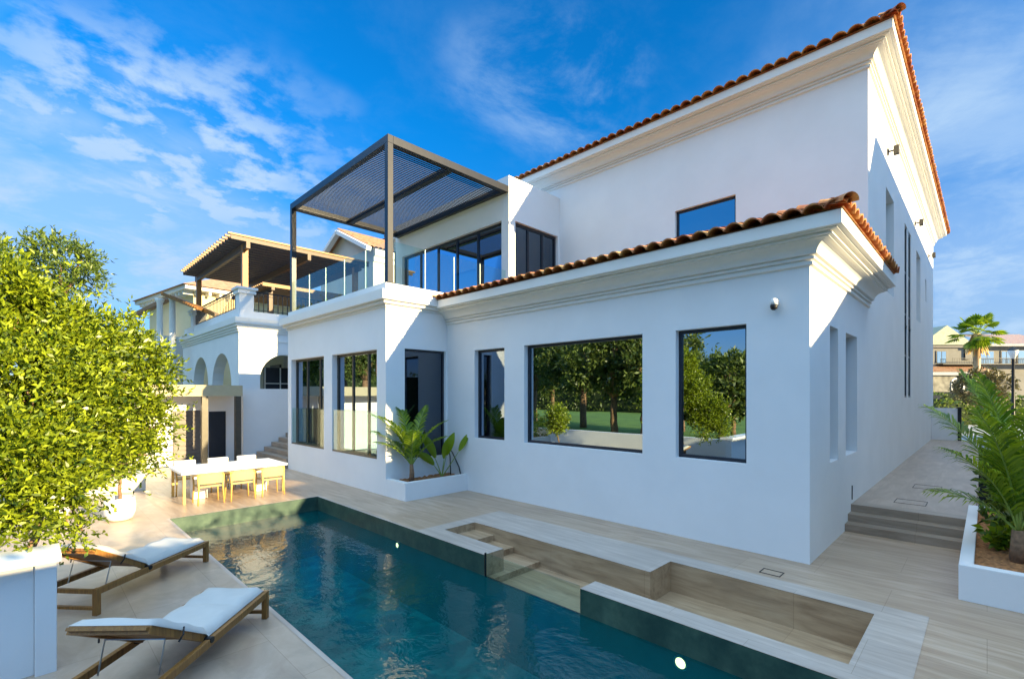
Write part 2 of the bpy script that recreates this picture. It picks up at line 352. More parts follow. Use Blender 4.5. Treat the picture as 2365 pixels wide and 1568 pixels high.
def hip_caps(mb, a, b, r=0.1, n=8):
    a = Vector(a); b = Vector(b); d = b-a; L = d.length; d.normalize(); k = int(L/0.36); sd_ = d.cross(Vector((0, 0, 1))).normalized(); u = sd_.cross(d)
    for i in range(k):
        p0 = a+d*(L*i/k-0.03); p1 = a+d*(L*(i+1)/k)
        vs = []
        for p, rr in ((p0, r*1.12), (p1, r*.95)):
            for j in range(n+1):
                t_ = math.pi*j/n; vs.append(p+sd_*math.cos(t_)*rr+u*(math.sin(t_)*rr-.02))
        mb.add(vs, [(j, j+1, n+2+j, n+1+j) for j in range(n)])
def leaf_mesh(name, base, dirs, L, W, mat, parent=None, fold=0.25, extra=None):
    base = np.asarray(base); dirs = np.asarray(dirs); n = len(base)
    d = dirs/np.linalg.norm(dirs, axis=1)[:, None]
    rnd = RNG.normal(size=(n, 3)); s = np.cross(d, rnd); s /= np.linalg.norm(s, axis=1)[:, None]; nn = np.cross(s, d)
    L = np.broadcast_to(L, n)[:, None]*RNG.uniform(.7, 1.25, (n, 1)); W = np.broadcast_to(W, n)[:, None]*RNG.uniform(.75, 1.2, (n, 1))
    v0 = base; v1 = base+d*L*.45+s*W*.5+nn*W*fold; v2 = base+d*L-nn*L*.12; v3 = base+d*L*.45-s*W*.5+nn*W*fold
    V = np.stack([v0, v1, v2, v3], 1).reshape(-1, 3); off = np.array(wloc(parent)) if parent else 0
    me = bpy.data.meshes.new(name); V = V-off
    me.vertices.add(len(V)); me.vertices.foreach_set('co', V.astype(np.float32).ravel())
    me.loops.add(4*n); me.loops.foreach_set('vertex_index', np.arange(4*n, dtype=np.int32))
    me.polygons.add(n); me.polygons.foreach_set('loop_start', np.arange(0, 4*n, 4, dtype=np.int32)); 
    try: me.polygons.foreach_set('loop_total', np.full(n, 4, dtype=np.int32))
    except Exception: pass
    me.update(calc_edges=True); me.materials.append(mat)
    o = bpy.data.objects.new(name, me); C.objects.link(o)
    if parent: o.parent = parent
    return o
def twigs(blobs, per_area, twig, n_leaf, squash=1.0, inner=0.25):
    """twigs spread over the shells of overlapping blobs; returns leaf bases and directions"""
    B = []; D = []
    for c, r in blobs:
        c = np.array(c); k = int(per_area*4*math.pi*r*r)
        u = RNG.normal(size=(k, 3)); u /= np.linalg.norm(u, axis=1)[:, None]
        rad = r*(1-inner*RNG.random(k)**1.4)*(1+.14*np.sin(u[:, 0]*7+u[:, 2]*5+c[0]*3)+.1*np.sin(u[:, 1]*11+u[:, 2]*8+c[1]))
        p = c+u*rad[:, None]*np.array([1, 1, squash])
        fq = 2.6/max(.12, r)**.6; cn = np.sin(p[:, 0]*fq*2.1+1.3)*np.sin(p[:, 1]*fq*1.9+.4)+np.sin(p[:, 2]*fq*2.3+p[:, 0]*fq)*.9+np.sin(p[:, 1]*fq*3.1-p[:, 2]*fq*2.2)*.5
        keep = cn > RNG.normal(-.55, .35, k); p = p+u*(cn*.10*r)[:, None]
        for c2, r2 in blobs:
            if r2 and (np.array(c2) != c).any(): keep &= (np.linalg.norm((p-np.array(c2))/np.array([1, 1, squash]), axis=1) > r2*.62)
        p = p[keep]; u = u[keep]
        d = u*.8+RNG.normal(size=u.shape)*.5+np.array([0, 0, .35]); d /= np.linalg.norm(d, axis=1)[:, None]
        tl = twig*RNG.uniform(.5, 1.3, len(p))*np.where(RNG.random(len(p)) < .07, 1.9, 1.0)
        for j in range(n_leaf):
            f = (j+.5)/n_leaf; q = p+d*(tl*f)[:, None]+RNG.normal(size=p.shape)*.008
            ld = d*.75+RNG.normal(size=p.shape)*.55; B.append(q); D.append(ld)
    return np.concatenate(B), np.concatenate(D)
def limb(mb, a, b, r0, r1, wob=0.08, n=6):
    a = Vector(a); b = Vector(b); pts = []
    for i in range(n+1):
        t_ = i/n; p = a.lerp(b, t_)+Vector((random.uniform(-1, 1), random.uniform(-1, 1), random.uniform(-.4, .4)))*wob*math.sin(math.pi*t_)*(b-a).length; pts.append(p)
    mb.tube(pts, [r0+(r1-r0)*i/n for i in range(n+1)], 7)
def make_tree(name, label, base, blobs, leafL, leafW, per_area, twig, nl, mat, trunk_r=0.06, group=None, fork=None, inner=0.3):
    t = thing(name, label, 'tree', base, group=group)
    tr = MB(); cz = Vector(fork) if fork else Vector(base)+Vector((0, 0, .8))
    limb(tr, base, cz, trunk_r, trunk_r*.75, .03)
    for c, r in blobs: limb(tr, cz, Vector(c), trunk_r*.6, trunk_r*.15, .06)
    tr.build('trunk', BARK, t, smooth=True)
    B, D = twigs(blobs, per_area, twig, nl, inner=inner)
    leaf_mesh('crown', B, D, leafL, leafW, mat, t); return t

def onX(x, y, X):
    d = Fv+Rv*((x-1182.5)/1109); t_ = X/d.x; return Vector((X, d.y*t_, 2.6+(911-y)/1109*t_))
def onY(x, y, Y):
    d = Fv+Rv*((x-1182.5)/1109); t_ = Y/d.y; return Vector((d.x*t_, Y, 2.6+(911-y)/1109*t_))
def sheet(mb, x0, x1, y0, y1, z, holes=()):
    xs = sorted(v for v in {x0, x1, *[h[0] for h in holes], *[h[1] for h in holes]} if x0 <= v <= x1); ys = sorted(v for v in {y0, y1, *[h[2] for h in holes], *[h[3] for h in holes]} if y0 <= v <= y1)
    for i in range(len(xs)-1):
        for j in range(len(ys)-1):
            mx_, my_ = (xs[i]+xs[i+1])/2, (ys[j]+ys[j+1])/2
            if any(h[0] < mx_ < h[1] and h[2] < my_ < h[3] for h in holes): continue
            mb.quad((xs[i], ys[j], z), (xs[i+1], ys[j], z), (xs[i+1], ys[j+1], z), (xs[i], ys[j+1], z))

# ================================================================== ground, deck, pool
POOL = (2.1, 5.22, -2.6, 12.15); LG1 = (5.66, 6.42, 3.51, 7.42); LG2 = (5.57, 7.06, 0.95, 3.51); GAP = (5.22, 5.66, 3.88, 5.8)
LG3 = (5.57, 5.66, 3.51, 3.88)
mb = MB(); sheet(mb, -900, 1200, -900, 1000, -0.03, [(-3.2, 31.5, -3.2, 21.6)])
m, t, b = newmat('dry_ground'); setp(b, Roughness=1.0)
n = texn(t, 'Noise', 0.08, 'World', Detail=8.0); t.links.new(ramp(t, n.outputs['Fac'], [(0.4, (0.28, 0.25, 0.19)), (0.6, (0.14, 0.19, 0.07))]), b.inputs['Base Color'])
structure('ground', mb, m)
m, t, b = newmat('mown_lawn'); setp(b, Roughness=0.9)
n = texn(t, 'Noise', 0.5, 'World', Detail=10.0, Roughness=0.7); t.links.new(ramp(t, n.outputs['Fac'], [(0.35, (0.07, 0.15, 0.02)), (0.7, (0.17, 0.29, 0.04))]), b.inputs['Base Color'])
n2 = texn(t, 'Noise', 60, 'World', Detail=3.0); bump(t, b, n2.outputs['Fac'], 0.6, 0.05); LAWN = m
mb = MB(); sheet(mb, -90, -3.3, -30, 260, 0.0); structure('lawn', mb, LAWN)
mb = MB()
sheet(mb, 2.1, 31.4, -3.2, 20.75, 0.0, [POOL, LG1, LG2, GAP, LG3, (10.97, 31.4, -3.2, 1.93)]); structure('pool_deck', mb, DECK)
mb = MB(); sheet(mb, -3.2, 2.1, -3.2, 20.75, 0.0); structure('sunbathing_deck', mb, DECK2)
mb = MB()   # light coping round the sunken lounge and the pool edge
sheet(mb, 5.18, 7.42, 0.48, 7.75, 0.004, [POOL, LG1, LG2, GAP, LG3]); sheet(mb, 2.05, 2.1, -2.6, 12.2, 0.004); sheet(mb, 2.1, 5.22, 12.15, 12.2, 0.004)
sheet(mb, 5.22, 5.27, 7.76, 12.2, 0.004)
structure('coping', mb, COPE)
# pool shell
m, t, b = newmat('green_stone_pool_tile'); setp(b, Roughness=0.4)
n = texn(t, 'Noise', 3.2, 'World', Detail=6.0, Roughness=0.65); vo = texn(t, 'Noise', 1.7, 'World', Detail=8.0, Roughness=0.7)
t.links.new(mixc(t, ramp(t, n.outputs['Fac'], [(0.38, (0, 0, 0)), (0.68, (0.8,)*3)]), ramp(t, vo.outputs['Fac'], [(0.35, (0.022, 0.06, 0.045)), (0.65, (0.075, 0.13, 0.09))]), (0.012, 0.04, 0.034)), b.inputs['Base Color']); PTILE = m
mb = MB(); x0, x1, y0, y1 = POOL; zb = -1.5
for (a, c) in (((x0, y0), (x0, y1)), ((x0, y1), (x1, y1)), ((x1, y0), (x1, GAP[2])), ((x1, GAP[3]), (x1, y1)), ((x0, y0), (x1, y0))):
    mb.quad((*a, zb), (*c, zb), (*c, -0.001), (*a, -0.001))
mb.quad((x1, GAP[2], zb), (x1, GAP[3], zb), (x1, GAP[3], -0.36), (x1, GAP[2], -0.36))
mb.box(x1-0.85, x1-.001, 1.2, 2.15, zb+.005, -0.75)
pool = structure('pool_basin', mb, PTILE)
m, t, b = newmat('teal_mosaic_floor'); setp(b, Roughness=0.5)
vo = texn(t, 'Noise', 2.4, 'World', Detail=3.0, Distortion=0.6); n = texn(t, 'Noise', 0.9, 'World', Detail=5.0)
t.links.new(mixc(t, ramp(t, n.outputs['Fac'], [(0.4, (0, 0, 0)), (0.65, (0.75,)*3)]), ramp(t, vo.outputs['Fac'], [(0.38, (0.015, 0.15, 0.15)), (0.6, (0.08, 0.44, 0.40))]), (0.02, 0.16, 0.18)), b.inputs['Base Color'])
mb = MB(); mb.quad((x0, y0, zb), (x1, y0, zb), (x1, y1, zb), (x0, y1, zb)); structure('pool_floor', mb, m); mb = MB(); e = .003
for (a, c) in (((x0+e, y0), (x0+e, y1)), ((x0, y1-e), (x1, y1-e)), ((x1-e, y0), (x1-e, y1))): mb.quad((*a, zb), (*c, zb), (*c, -.37), (*a, -.37))
structure('pool_wall', mb, plain('dark_teal_tile', (0.015, 0.10, 0.10), .5, 0, .35, 1.5))
m, t, b = newmat('pool_water'); t.nodes.remove(b)
tr = t.nodes.new('ShaderNodeBsdfTransparent'); tr.inputs[0].default_value = (0.10, 0.80, 0.84, 1)
gl = t.nodes.new('ShaderNodeBsdfGlossy'); gl.inputs['Roughness'].default_value = 0.015
df = t.nodes.new('ShaderNodeBsdfDiffuse'); df.inputs[0].default_value = (0.0, 0.10, 0.11, 1)
n1 = texn(t, 'Noise', 2.2, 'World', (1, 1, 1), Detail=4.0, Roughness=0.55, Distortion=0.8); n2 = texn(t, 'Noise', 9, 'World', (1.6, 0.8, 1), Detail=2.0)
ad = t.nodes.new('ShaderNodeMath'); ad.operation = 'MULTIPLY_ADD'; ad.inputs[1].default_value = 0.22; t.links.new(n2.outputs['Fac'], ad.inputs[0]); t.links.new(n1.outputs['Fac'], ad.inputs[2])
bp = t.nodes.new('ShaderNodeBump'); bp.inputs['Strength'].default_value = 0.3; bp.inputs['Distance'].default_value = 0.04; t.links.new(ad.outputs[0], bp.inputs['Height'])
fr_ = t.nodes.new('ShaderNodeFresnel'); fr_.inputs[0].default_value = 1.33; t.links.new(bp.outputs[0], fr_.inputs['Normal']); t.links.new(bp.outputs[0], gl.inputs['Normal'])
m1 = t.nodes.new('ShaderNodeMixShader'); m1.inputs[0].default_value = 0.42; t.links.new(tr.outputs[0], m1.inputs[1]); t.links.new(df.outputs[0], m1.inputs[2])
m2 = t.nodes.new('ShaderNodeMixShader'); t.links.new(fr_.outputs[0], m2.inputs[0]); t.links.new(m1.outputs[0], m2.inputs[1]); t.links.new(gl.outputs[0], m2.inputs[2])
t.links.new(m2.outputs[0], t.nodes['Material Output'].inputs[0]); WATER = m
mb = MB(); mb.quad((x0, y0, -.34), (x1, y0, -.34), (x1, y1, -.34), (x0, y1, -.34)); structure('water', mb, WATER)
# sunken lounge
mb = MB(); zf = -0.46
for h in (LG1, LG2, GAP, LG3): mb.quad((h[0], h[2], zf), (h[1], h[2], zf), (h[1], h[3], zf), (h[0], h[3], zf))
def wl(a, c, z0=zf, z1=-0.001): mb.quad((*a, z0), (*c, z0), (*c, z1), (*a, z1))
wl((6.42, 3.51), (6.42, 7.42)); wl((5.66, 7.42), (6.42, 7.42)); mb.box(5.224, 5.66, 5.8, 7.43, zf, -.002); wl((6.42, 3.51), (7.06, 3.51)); wl((7.06, .95), (7.06, 3.51)); wl((5.57, .95), (7.06, .95))
mb.box(5.224, 5.57, .9, 3.88, zf, -.002); wl((5.22, 3.88), (5.22, 5.8), zf, -0.36)
mb.box(5.661, 6.419, 6.85, 7.419, zf+.001, -0.14); mb.box(5.662, 6.418, 6.3, 6.849, zf+.001, -0.25); mb.box(5.30, 6.417, 5.65, 5.795, zf+.001, -0.36); mb.box(5.665, 6.417, 5.795, 6.299, zf+.001, -0.36)
structure('sunken_lounge', mb, LOUNGE)
pg = thing('glass_partition', 'frameless glass panel between the pool and the sunken seating pit', 'glass panel', (5.24, 4.84, -.36))
mb = MB(); mb.box(5.23, 5.245, 3.9, 5.78, -.35, 0.03); mb.build('panel', GUARD, pg)
mb = MB(); mb.box(5.222, 5.252, 3.885, 5.795, -.375, -.345); mb.box(5.222, 5.252, 5.78, 5.797, -.345, .035); mb.build('channel', IRON, pg)
# pool lamps
m, t, b = newmat('lamp_glow'); setp(b, Emission_Strength=1.0, Emission_Color=(9.0, 1.6, .7, 1), Base_Color=(1, 1, 1, 1)); LAMPM = m
for px, py, z, r, lb in ((918, 1249, -.33, .065, 'small lit pool lamp in the far stretch of pool wall'), (1572, 1523, -.41, .085, 'large round lit pool lamp near the underwater ledge')):
    p = onX(px, py, 5.2); tl = thing('pool_lamp', lb, 'pool lamp', (5.215, p.y, -.43 if r > .07 else -.40))
    z = tl.location.z; a = MB(); bb = MB()
    for k in range(24):
        a0, a1 = 2*math.pi*k/24, 2*math.pi*(k+1)/24
        for (mm, ri, ro, xx) in ((a, 0.0, r*.72, 5.195), (bb, r*.72, r, 5.19)):
            mm.quad((xx, p.y+ri*math.cos(a0), z+ri*math.sin(a0)), (xx, p.y+ro*math.cos(a0), z+ro*math.sin(a0)), (xx, p.y+ro*math.cos(a1), z+ro*math.sin(a1)), (xx, p.y+ri*math.cos(a1), z+ri*math.sin(a1)))
        bb.quad((5.19, p.y+r*math.cos(a0), z+r*math.sin(a0)), (5.22, p.y+r*math.cos(a0), z+r*math.sin(a0)), (5.22, p.y+r*math.cos(a1), z+r*math.sin(a1)), (5.19, p.y+r*math.cos(a1), z+r*math.sin(a1)))
    a.build('lens', LAMPM, tl); bb.build('ring', STEEL, tl)
# steps and side path
mb = MB(); sx0 = (10.97, 11.26, 11.55)
for i in range(3): mb.box(sx0[i], (sx0[i+1] if i < 2 else 11.9), 0.22, 1.93, -0.01, 0.14*(i+1))
structure('steps', mb, STEPM)
mb = MB(); mb.box(11.9, 31.4, 0.16, 1.93, -0.02, 0.42); structure('path', mb, PATHM)
mb = MB(); sheet(mb, 10.97, 31.4, -3.2, 0.2, -0.005); structure('side_yard', mb, STEPM)

# ================================================================== the villa
V = thing('villa', 'white rendered modern villa with terracotta eaves behind the pool', 'house', (8.43, 1.93, 0))
wn = [(8.61, 9.75, 1.44, 3.78), (4.77, 7.93, 1.44, 3.78), (2.85, 4.09, 1.44, 3.78)]
mb = MB(); slab(mb, faceX(8.43), 1.93, 10.95, -.02, 5.12, .25, wn); mb.build('wall', WHITE, V)
sw = [(9.76, 10.4, 1.42, 3.79), (11.07, 12.2, 1.42, 3.79)]
mb = MB(); slab(mb, faceY(1.93), 8.68, 13.5, -.02, 5.12, .25, sw); mb.build('wall', WHITE, V)
bw = [(11.40, 14.03, .9, 3.79), (14.60, 17.2, .9, 3.80)]
mb = MB(); slab(mb, faceX(6.47), 10.95, 17.5, -.02, 4.95, .3, bw); mb.build('wall', WHITE, V)
mb = MB(); slab(mb, faceY(10.95), 6.77, 8.43, -.02, 4.95, .25, [(7.03, 8.38, .89, 3.82)]); mb.build('wall', WHITE, V)
mb = MB(); mb.box(6.77, 13.4, 17.3, 17.5, -.02, 4.95); mb.build('wall', WHITE, V)
ms = [(16.22, 17.75, 5.4, 8.18), (20.3, 21.05, 2.5, 8.25), (21.35, 22.2, 2.5, 8.25), (24.0, 25.6, 5.48, 8.14), (27.75, 28.3, 6.7, 7.68)]
mb = MB(); slab(mb, faceX(13.5), 1.93, 22, 4.9, 10.1, .25, [(4.84, 6.57, 6.5, 8.02)]); mb.build('wall', WHITE, V)
mb = MB(); slab(mb, faceY(1.93), 13.5, 32, -.02, 4.9, .25, [(20.3, 21.05, 2.5, 4.9), (21.35, 22.2, 2.5, 4.9)]); slab(mb, faceY(1.93), 13.75, 32, 4.9, 10.1, .25, [(a, b_, max(c, 4.9), d) for a, b_, c, d in ms]); mb.build('wall', WHITE, V)
mb = MB(); mb.box(31.75, 31.98, 2.2, 22, -.02, 10.1); mb.box(13.5, 31.9, 21.8, 22.0, -.02, 10.1); mb.build('rear_wall', WHITE, V)
mb = MB(); slab(mb, faceX(10.92), 10.95, 17.7, 4.9, 9.66, .22, [(11.29, 17.2, 5.2, 8.28)]); mb.build('wall', WHITE, V)
mb = MB(); slab(mb, faceY(10.95), 11.14, 13.5, 4.9, 9.66, .22, [(11.22, 13.4, 5.2, 8.26)]); mb.build('wall', WHITE, V)
mb = MB(); mb.box(11.0, 13.5, 11.2, 17.69, 9.5, 9.62); mb.box(11.14, 13.5, 17.5, 17.7, 4.9, 9.5); mb.build('flat_roof', WHITE, V)
mb = MB(); mb.box(6.55, 13.4, 11.0, 17.45, 4.951, 5.15); mb.build('terrace_floor', STEPM, V)
# inner partitions; the dimness of the rooms is put into their dark colour
INNER = plain('room_shade', (0.12, 0.11, 0.10), 0.9, 0, 0.1)
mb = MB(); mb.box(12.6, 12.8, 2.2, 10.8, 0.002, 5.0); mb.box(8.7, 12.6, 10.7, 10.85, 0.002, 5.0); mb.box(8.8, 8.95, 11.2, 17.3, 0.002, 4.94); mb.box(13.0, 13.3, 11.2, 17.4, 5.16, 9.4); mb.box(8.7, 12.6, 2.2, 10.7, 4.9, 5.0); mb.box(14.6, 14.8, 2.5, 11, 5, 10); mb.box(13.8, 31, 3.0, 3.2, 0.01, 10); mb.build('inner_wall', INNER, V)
mb = MB(); sweep(mb, [(13.5, 1.93), (8.43, 1.93), (8.43, 10.95)], wing_profile(4.58), -1); mb.build('cornice', MOULD, V)
mb = MB(); sweep(mb, [(32, 1.93), (13.5, 1.93), (13.5, 22)], wing_profile(10.04), -1); mb.build('cornice', MOULD, V)
bp_ = [(-.02, 4.85), (.04, 4.86), (.04, 4.90), (.02, 4.905), (.02, 4.915), (.13, 4.93), (.13, 4.985), (.10, 4.99), (.10, 5.0), (.22, 5.015), (.22, 5.25), (-.02, 5.25)]
mb = MB(); sweep(mb, [(8.44, 10.95), (6.47, 10.95), (6.47, 17.5), (9.5, 17.5)], bp_, -1); mb.build('cornice', MOULD, V)
mb = MB(); mb.box(6.472, 10.92, 10.952, 11.2, 5.15, 5.48); mb.box(6.472, 6.72, 11.2, 17.498, 5.15, 5.48); mb.build('parapet', WHITE, V)
mb = MB(); s15 = R(15)
tiles(mb, (7.85, 1.35, 5.215), (0, 1), (1, 0), 9.6, 5.65, s15, hip0=True); tiles(mb, (7.85, 1.35, 5.215), (1, 0), (0, 1), 5.3, 3.2, s15, hip0=True)
T_ = math.tan(s15); hip_caps(mb, (7.82, 1.32, 5.24), (13.5, 7.0, 5.24+5.65*T_))
mb.add([(7.9, 1.4, 5.19), (7.9, 10.95, 5.19), (13.5, 10.95, 5.19+5.6*T_), (13.5, 7.0, 5.19+5.6*T_)], [(0, 1, 2, 3)]); mb.add([(7.9, 1.4, 5.19), (13.15, 1.4, 5.19), (13.49, 1.95, 5.33), (13.49, 7.0, 5.19+5.6*T_)], [(0, 1, 2, 3)])
mb.build('roof', TILE, V)
mb = MB(); s18 = R(18); T_ = math.tan(s18)
tiles(mb, (12.9, 1.33, 10.675), (0, 1), (1, 0), 20.7, 1.5, s18, hip0=True, pitch=.30); tiles(mb, (12.9, 1.33, 10.675), (1, 0), (0, 1), 19.7, 1.5, s18, hip0=True, pitch=.27)
hip_caps(mb, (12.87, 1.30, 10.69), (16, 4.4, 10.69+3.1*T_))
zr = 10.65+9*T_
mb.add([(12.95, 1.38, 10.65), (32.6, 1.38, 10.65), (32.6, 22.3, 10.65), (12.95, 22.3, 10.65), (22, 10.4, zr), (24, 12.4, zr)], [(0, 1, 4), (1, 2, 5, 4), (2, 3, 5), (3, 0, 4, 5)])
mb.build('roof', TILE, V)
# windows
for (a, b_, c, d) in wn[1:]: window(V, faceX(8.43), a, b_, c, d, .13, .06)
window(V, faceX(8.43), *wn[0], .13, .06, glass=GLASSD)
for h in sw: window(V, faceY(1.93), *h, .2, .05)
f = window(V, faceX(6.47), *bw[0], .16, .07, mull=(12.15, 13.05), glass=GLASSD, fmat=BRONZE); window(V, faceX(6.47), *bw[1], .16, .07, mull=(15.25, 16.25), glass=GLASSD, fmat=BRONZE)
window(V, faceY(10.95), 7.03, 8.38, .89, 3.82, .08, .06, glass=GLASSD)
window(V, faceX(13.5), 4.84, 6.57, 6.5, 8.02, .10, .06)
for h in (ms[0], ms[3], ms[4]): window(V, faceY(1.93), *h, .2, .05)
for h in ms[1:3]: window(V, faceY(1.93), *h, .03, .06, trans=(3.91, 5.3, 6.71))
window(V, faceX(10.92), 11.29, 17.2, 5.2, 8.28, .12, .09, mull=(12.6, 13.75, 14.9, 16.05), glass=GLASSD, name='sliding_door')
window(V, faceY(10.95), 11.22, 13.4, 5.2, 8.26, .1, .09, mull=(11.95, 12.68), glass=GLASSD, name='sliding_door')
def drape(nm, X, ya, yb, z0, z1):
    mb = MB(); k = int((yb-ya)/.035)
    for i in range(k):
        y_, y2 = ya+i*.035, ya+(i+1)*.035; xa = X+.06*math.sin(y_*30)+.03*math.sin(y_*13); xb = X+.06*math.sin(y2*30)+.03*math.sin(y2*13)
        mb.quad((xa, y_, z0), (xb, y2, z0), (xb, y2, z1), (xa, y_, z1))
    return mb.build(nm, WHITEP, V, smooth=True)
drape('curtain', 6.98, 12.1, 13.9, .05, 2.3); drape('curtain', 6.98, 11.3, 11.75, .05, 2.3); drape('curtain', 8.95, 8.7, 9.0, .05, 3.9); drape('curtain', 8.95, 9.55, 9.8, .05, 3.9)
mb = MB(); mb.box(7.62, 7.66, 14.4, 17.2, .1, 2.15); mb.box(7.6, 7.62, 15.9, 15.93, .5, 1.8); mb.build('cabinet', DARKFR, V)
# small marks on the corner of the side wall
mb = MB(); mb.box(11.62, 11.645, 1.915, 1.929, .50, .78); mb.build('wall_bracket', IRON, V)

def bay_guard(y0, y1, lb):
    t = thing('glass_guard', lb, 'glass guard', (6.49, (y0+y1)/2, .93)); a = MB(); a.box(6.495, 6.508, y0+.01, y1-.01, .94, 2.14); a.build('panel', GUARD, t)
    a = MB(); a.box(6.478, 6.522, y0+.005, y1-.005, .905, .95); a.build('rail', BRONZE, t)
bay_guard(11.40, 14.03, 'glass guard across the bay window nearer the corner, curtain behind'); bay_guard(14.6, 17.2, 'glass guard across the far bay window beside the dining table')

# terrace balustrade and louvred pergola
gb = thing('glass_balustrade', 'frameless glass balustrade round the upper terrace', 'balustrade', (6.6, 11.05, 5.48))
ys = [11.18, 12.24, 13.5, 14.76, 16.0, 17.4]
for i in range(5): a = MB(); a.box(6.594, 6.607, ys[i]+.012, ys[i+1]-.012, 5.47, 6.58); a.build('glass_panel', GUARD, gb)
xs = [6.75, 7.75, 8.76, 9.77, 10.88]
for i in range(4): a = MB(); a.box(xs[i]+.012, xs[i+1]-.012, 11.045, 11.058, 5.47, 6.6); a.build('glass_panel', GUARD, gb)
for y_ in ys[1:-1]: a = MB(); a.box(6.590, 6.611, y_-.010, y_+.010, 5.47, 6.58); a.build('edge_strip', EDGE, gb)
for x_ in xs[1:-1]: a = MB(); a.box(x_-.010, x_+.010, 11.041, 11.062, 5.47, 6.6); a.build('edge_strip', EDGE, gb)
pe = thing('louvred_pergola', 'black aluminium pergola with louvred roof on the upper terrace', 'pergola', (6.62, 11.05, 5.48))
for y_ in (11.05, 17.42): a = MB(); a.box(6.54, 6.70, y_-.08, y_+.08, 5.48, 9.11); a.box(6.5, 6.74, y_-.12, y_+.12, 5.482, 5.50); a.build('post', BLACK, pe, bevel=.006)
for bx_ in ((6.54, 6.70, 10.97, 17.50, 9.11, 9.32), (6.70, 10.91, 10.97, 11.13, 9.11, 9.32), (6.70, 10.91, 17.34, 17.50, 9.11, 9.32), (10.76, 10.91, 11.13, 17.34, 9.11, 9.32), (8.64, 8.82, 11.13, 17.34, 9.13, 9.30)):
    a = MB(); a.box(*bx_); a.build('beam', BLACK, pe, bevel=.006)
for xa, xb in ((6.70, 8.64), (8.82, 10.76)):
    a = MB(); y_ = 11.17
    while y_ < 17.32:
        a.box(xa, xb, y_, y_+.060, 9.188, 9.196); y_ += .098
    a.build('louvre', LOUV, pe)

# wall spotlights, camera
def spot(X, z, lb):
    t = thing('wall_spotlight', lb, 'spotlight', (X, 1.93, z), group='spotlights on the tall side wall')
    a = MB(); a.box(X-.07, X+.07, 1.90, 1.93, z-.07, z+.07); a.tube([(X, 1.90, z), (X, 1.80, z)], .025); a.build('bracket', IRON, t)
    a = MB(); a.box(X-.06, X+.06, 1.68, 1.80, z-.13, z+.11); a.build('housing', BRONZE, t, bevel=.01)
spot(16.5, 9.2, 'box spotlight highest and nearest on the tall side wall'); spot(23.4, 9.0, 'middle box spotlight under the long side eave'); spot(29.3, 9.0, 'farthest box spotlight under the side eave by the rear corner')
sc = thing('security_camera', 'white dome security camera high on the front wall right of the windows', 'security camera', (8.43, 2.4, 4.02))
a = MB(); a.tube([(8.43, 2.4, 4.06), (8.36, 2.4, 4.06)], .05, 14); a.tube([(8.37, 2.4, 4.08), (8.33, 2.4, 4.09), (8.33, 2.4, 4.02)], .055, 14); a.build('housing', WHITEP, sc, smooth=True)
a = MB(); a.lathe(8.32, 2.4, [(.05, 4.02), (.055, 3.99), (.045, 3.955), (.02, 3.935)], 16); a.build('lens_dome', IRON, sc, smooth=True)

# ================================================================== planters and their plants
pl = thing('corner_planter', 'low white planter box in the angle of the villa walls', 'planter', (7.45, 10.5, 0))
mb = MB(); slab(mb, faceY(10.05), 6.472, 8.428, -.01, .44, .14); mb.box(6.472, 6.62, 10.19, 10.948, -.01, .44); mb.build('wall', WHITE, pl)
def soil(x0, x1, y0, y1, z, par):
    mb = MB(); nx, ny = int((x1-x0)/.07)+1, int((y1-y0)/.07)+1; b0 = 0
    for i in range(nx+1):
        for j in range(ny+1): mb.v.append((x0+(x1-x0)*i/nx, y0+(y1-y0)*j/ny, z+random.uniform(-.025, .025)))
    for i in range(nx):
        for j in range(ny): k = i*(ny+1)+j; mb.f.append((k, k+ny+1, k+ny+2, k+1))
    return mb.build('soil', SOIL, par, smooth=True)
soil(6.62, 8.43, 10.19, 10.95, .37, pl)
def frond(st, lf, base, az, el, length, bend, nl, ll, lw, droop=.5, r=.018, start=.15):
    """feather frond: stalk arching from el downwards with leaflets both sides"""
    p = Vector(base); d = Vector((math.cos(az)*math.cos(el), math.sin(az)*math.cos(el), math.sin(el))); pts = [p.copy()]; n = 14; ds = []
    for i in range(n):
        e2 = el-bend*(i/n)**1.3; d = Vector((math.cos(az)*math.cos(e2), math.sin(az)*math.cos(e2), math.sin(e2))); p = p+d*length/n; pts.append(p.copy()); ds.append(d)
    st.tube(pts, [r*(1-.8*i/n) for i in range(n+1)], 5)
    side = Vector((-math.sin(az), math.cos(az), 0))
    for k in range(nl):
        f = start+(1-start)*(k+.5)/nl; i = min(n-1, int(f*n)); q = pts[i].lerp(pts[i+1], f*n-i); dd = ds[i]; up = side.cross(dd)*-1
        if up.z < 0: up = -up
        l_ = ll*math.sin(math.pi*min(1, .12+f*.86))**.6*random.uniform(.85, 1.1)
        for sg in (-1, 1):
            o = (dd*(.65+.5*f)+side*sg*.85+up*.25+Vector((random.gauss(0, .07), random.gauss(0, .07), random.gauss(0, .07)))).normalized()
            w_ = dd.cross(o).normalized().cross(o).normalized()*lw*.5
            a = q; m1 = q+o*l_*.4+Vector((0, 0, -droop*l_*.06)); m2 = q+o*l_*.75+Vector((0, 0, -droop*l_*.28)); e = q+o*l_*.95+Vector((0, 0, -droop*l_*.6))
            lf.add([a-w_*.5, a+w_*.5, m1+w_, m1-w_, m2+w_*.7, m2-w_*.7, e], [(0, 1, 2, 3), (3, 2, 4, 5), (5, 4, 6)])
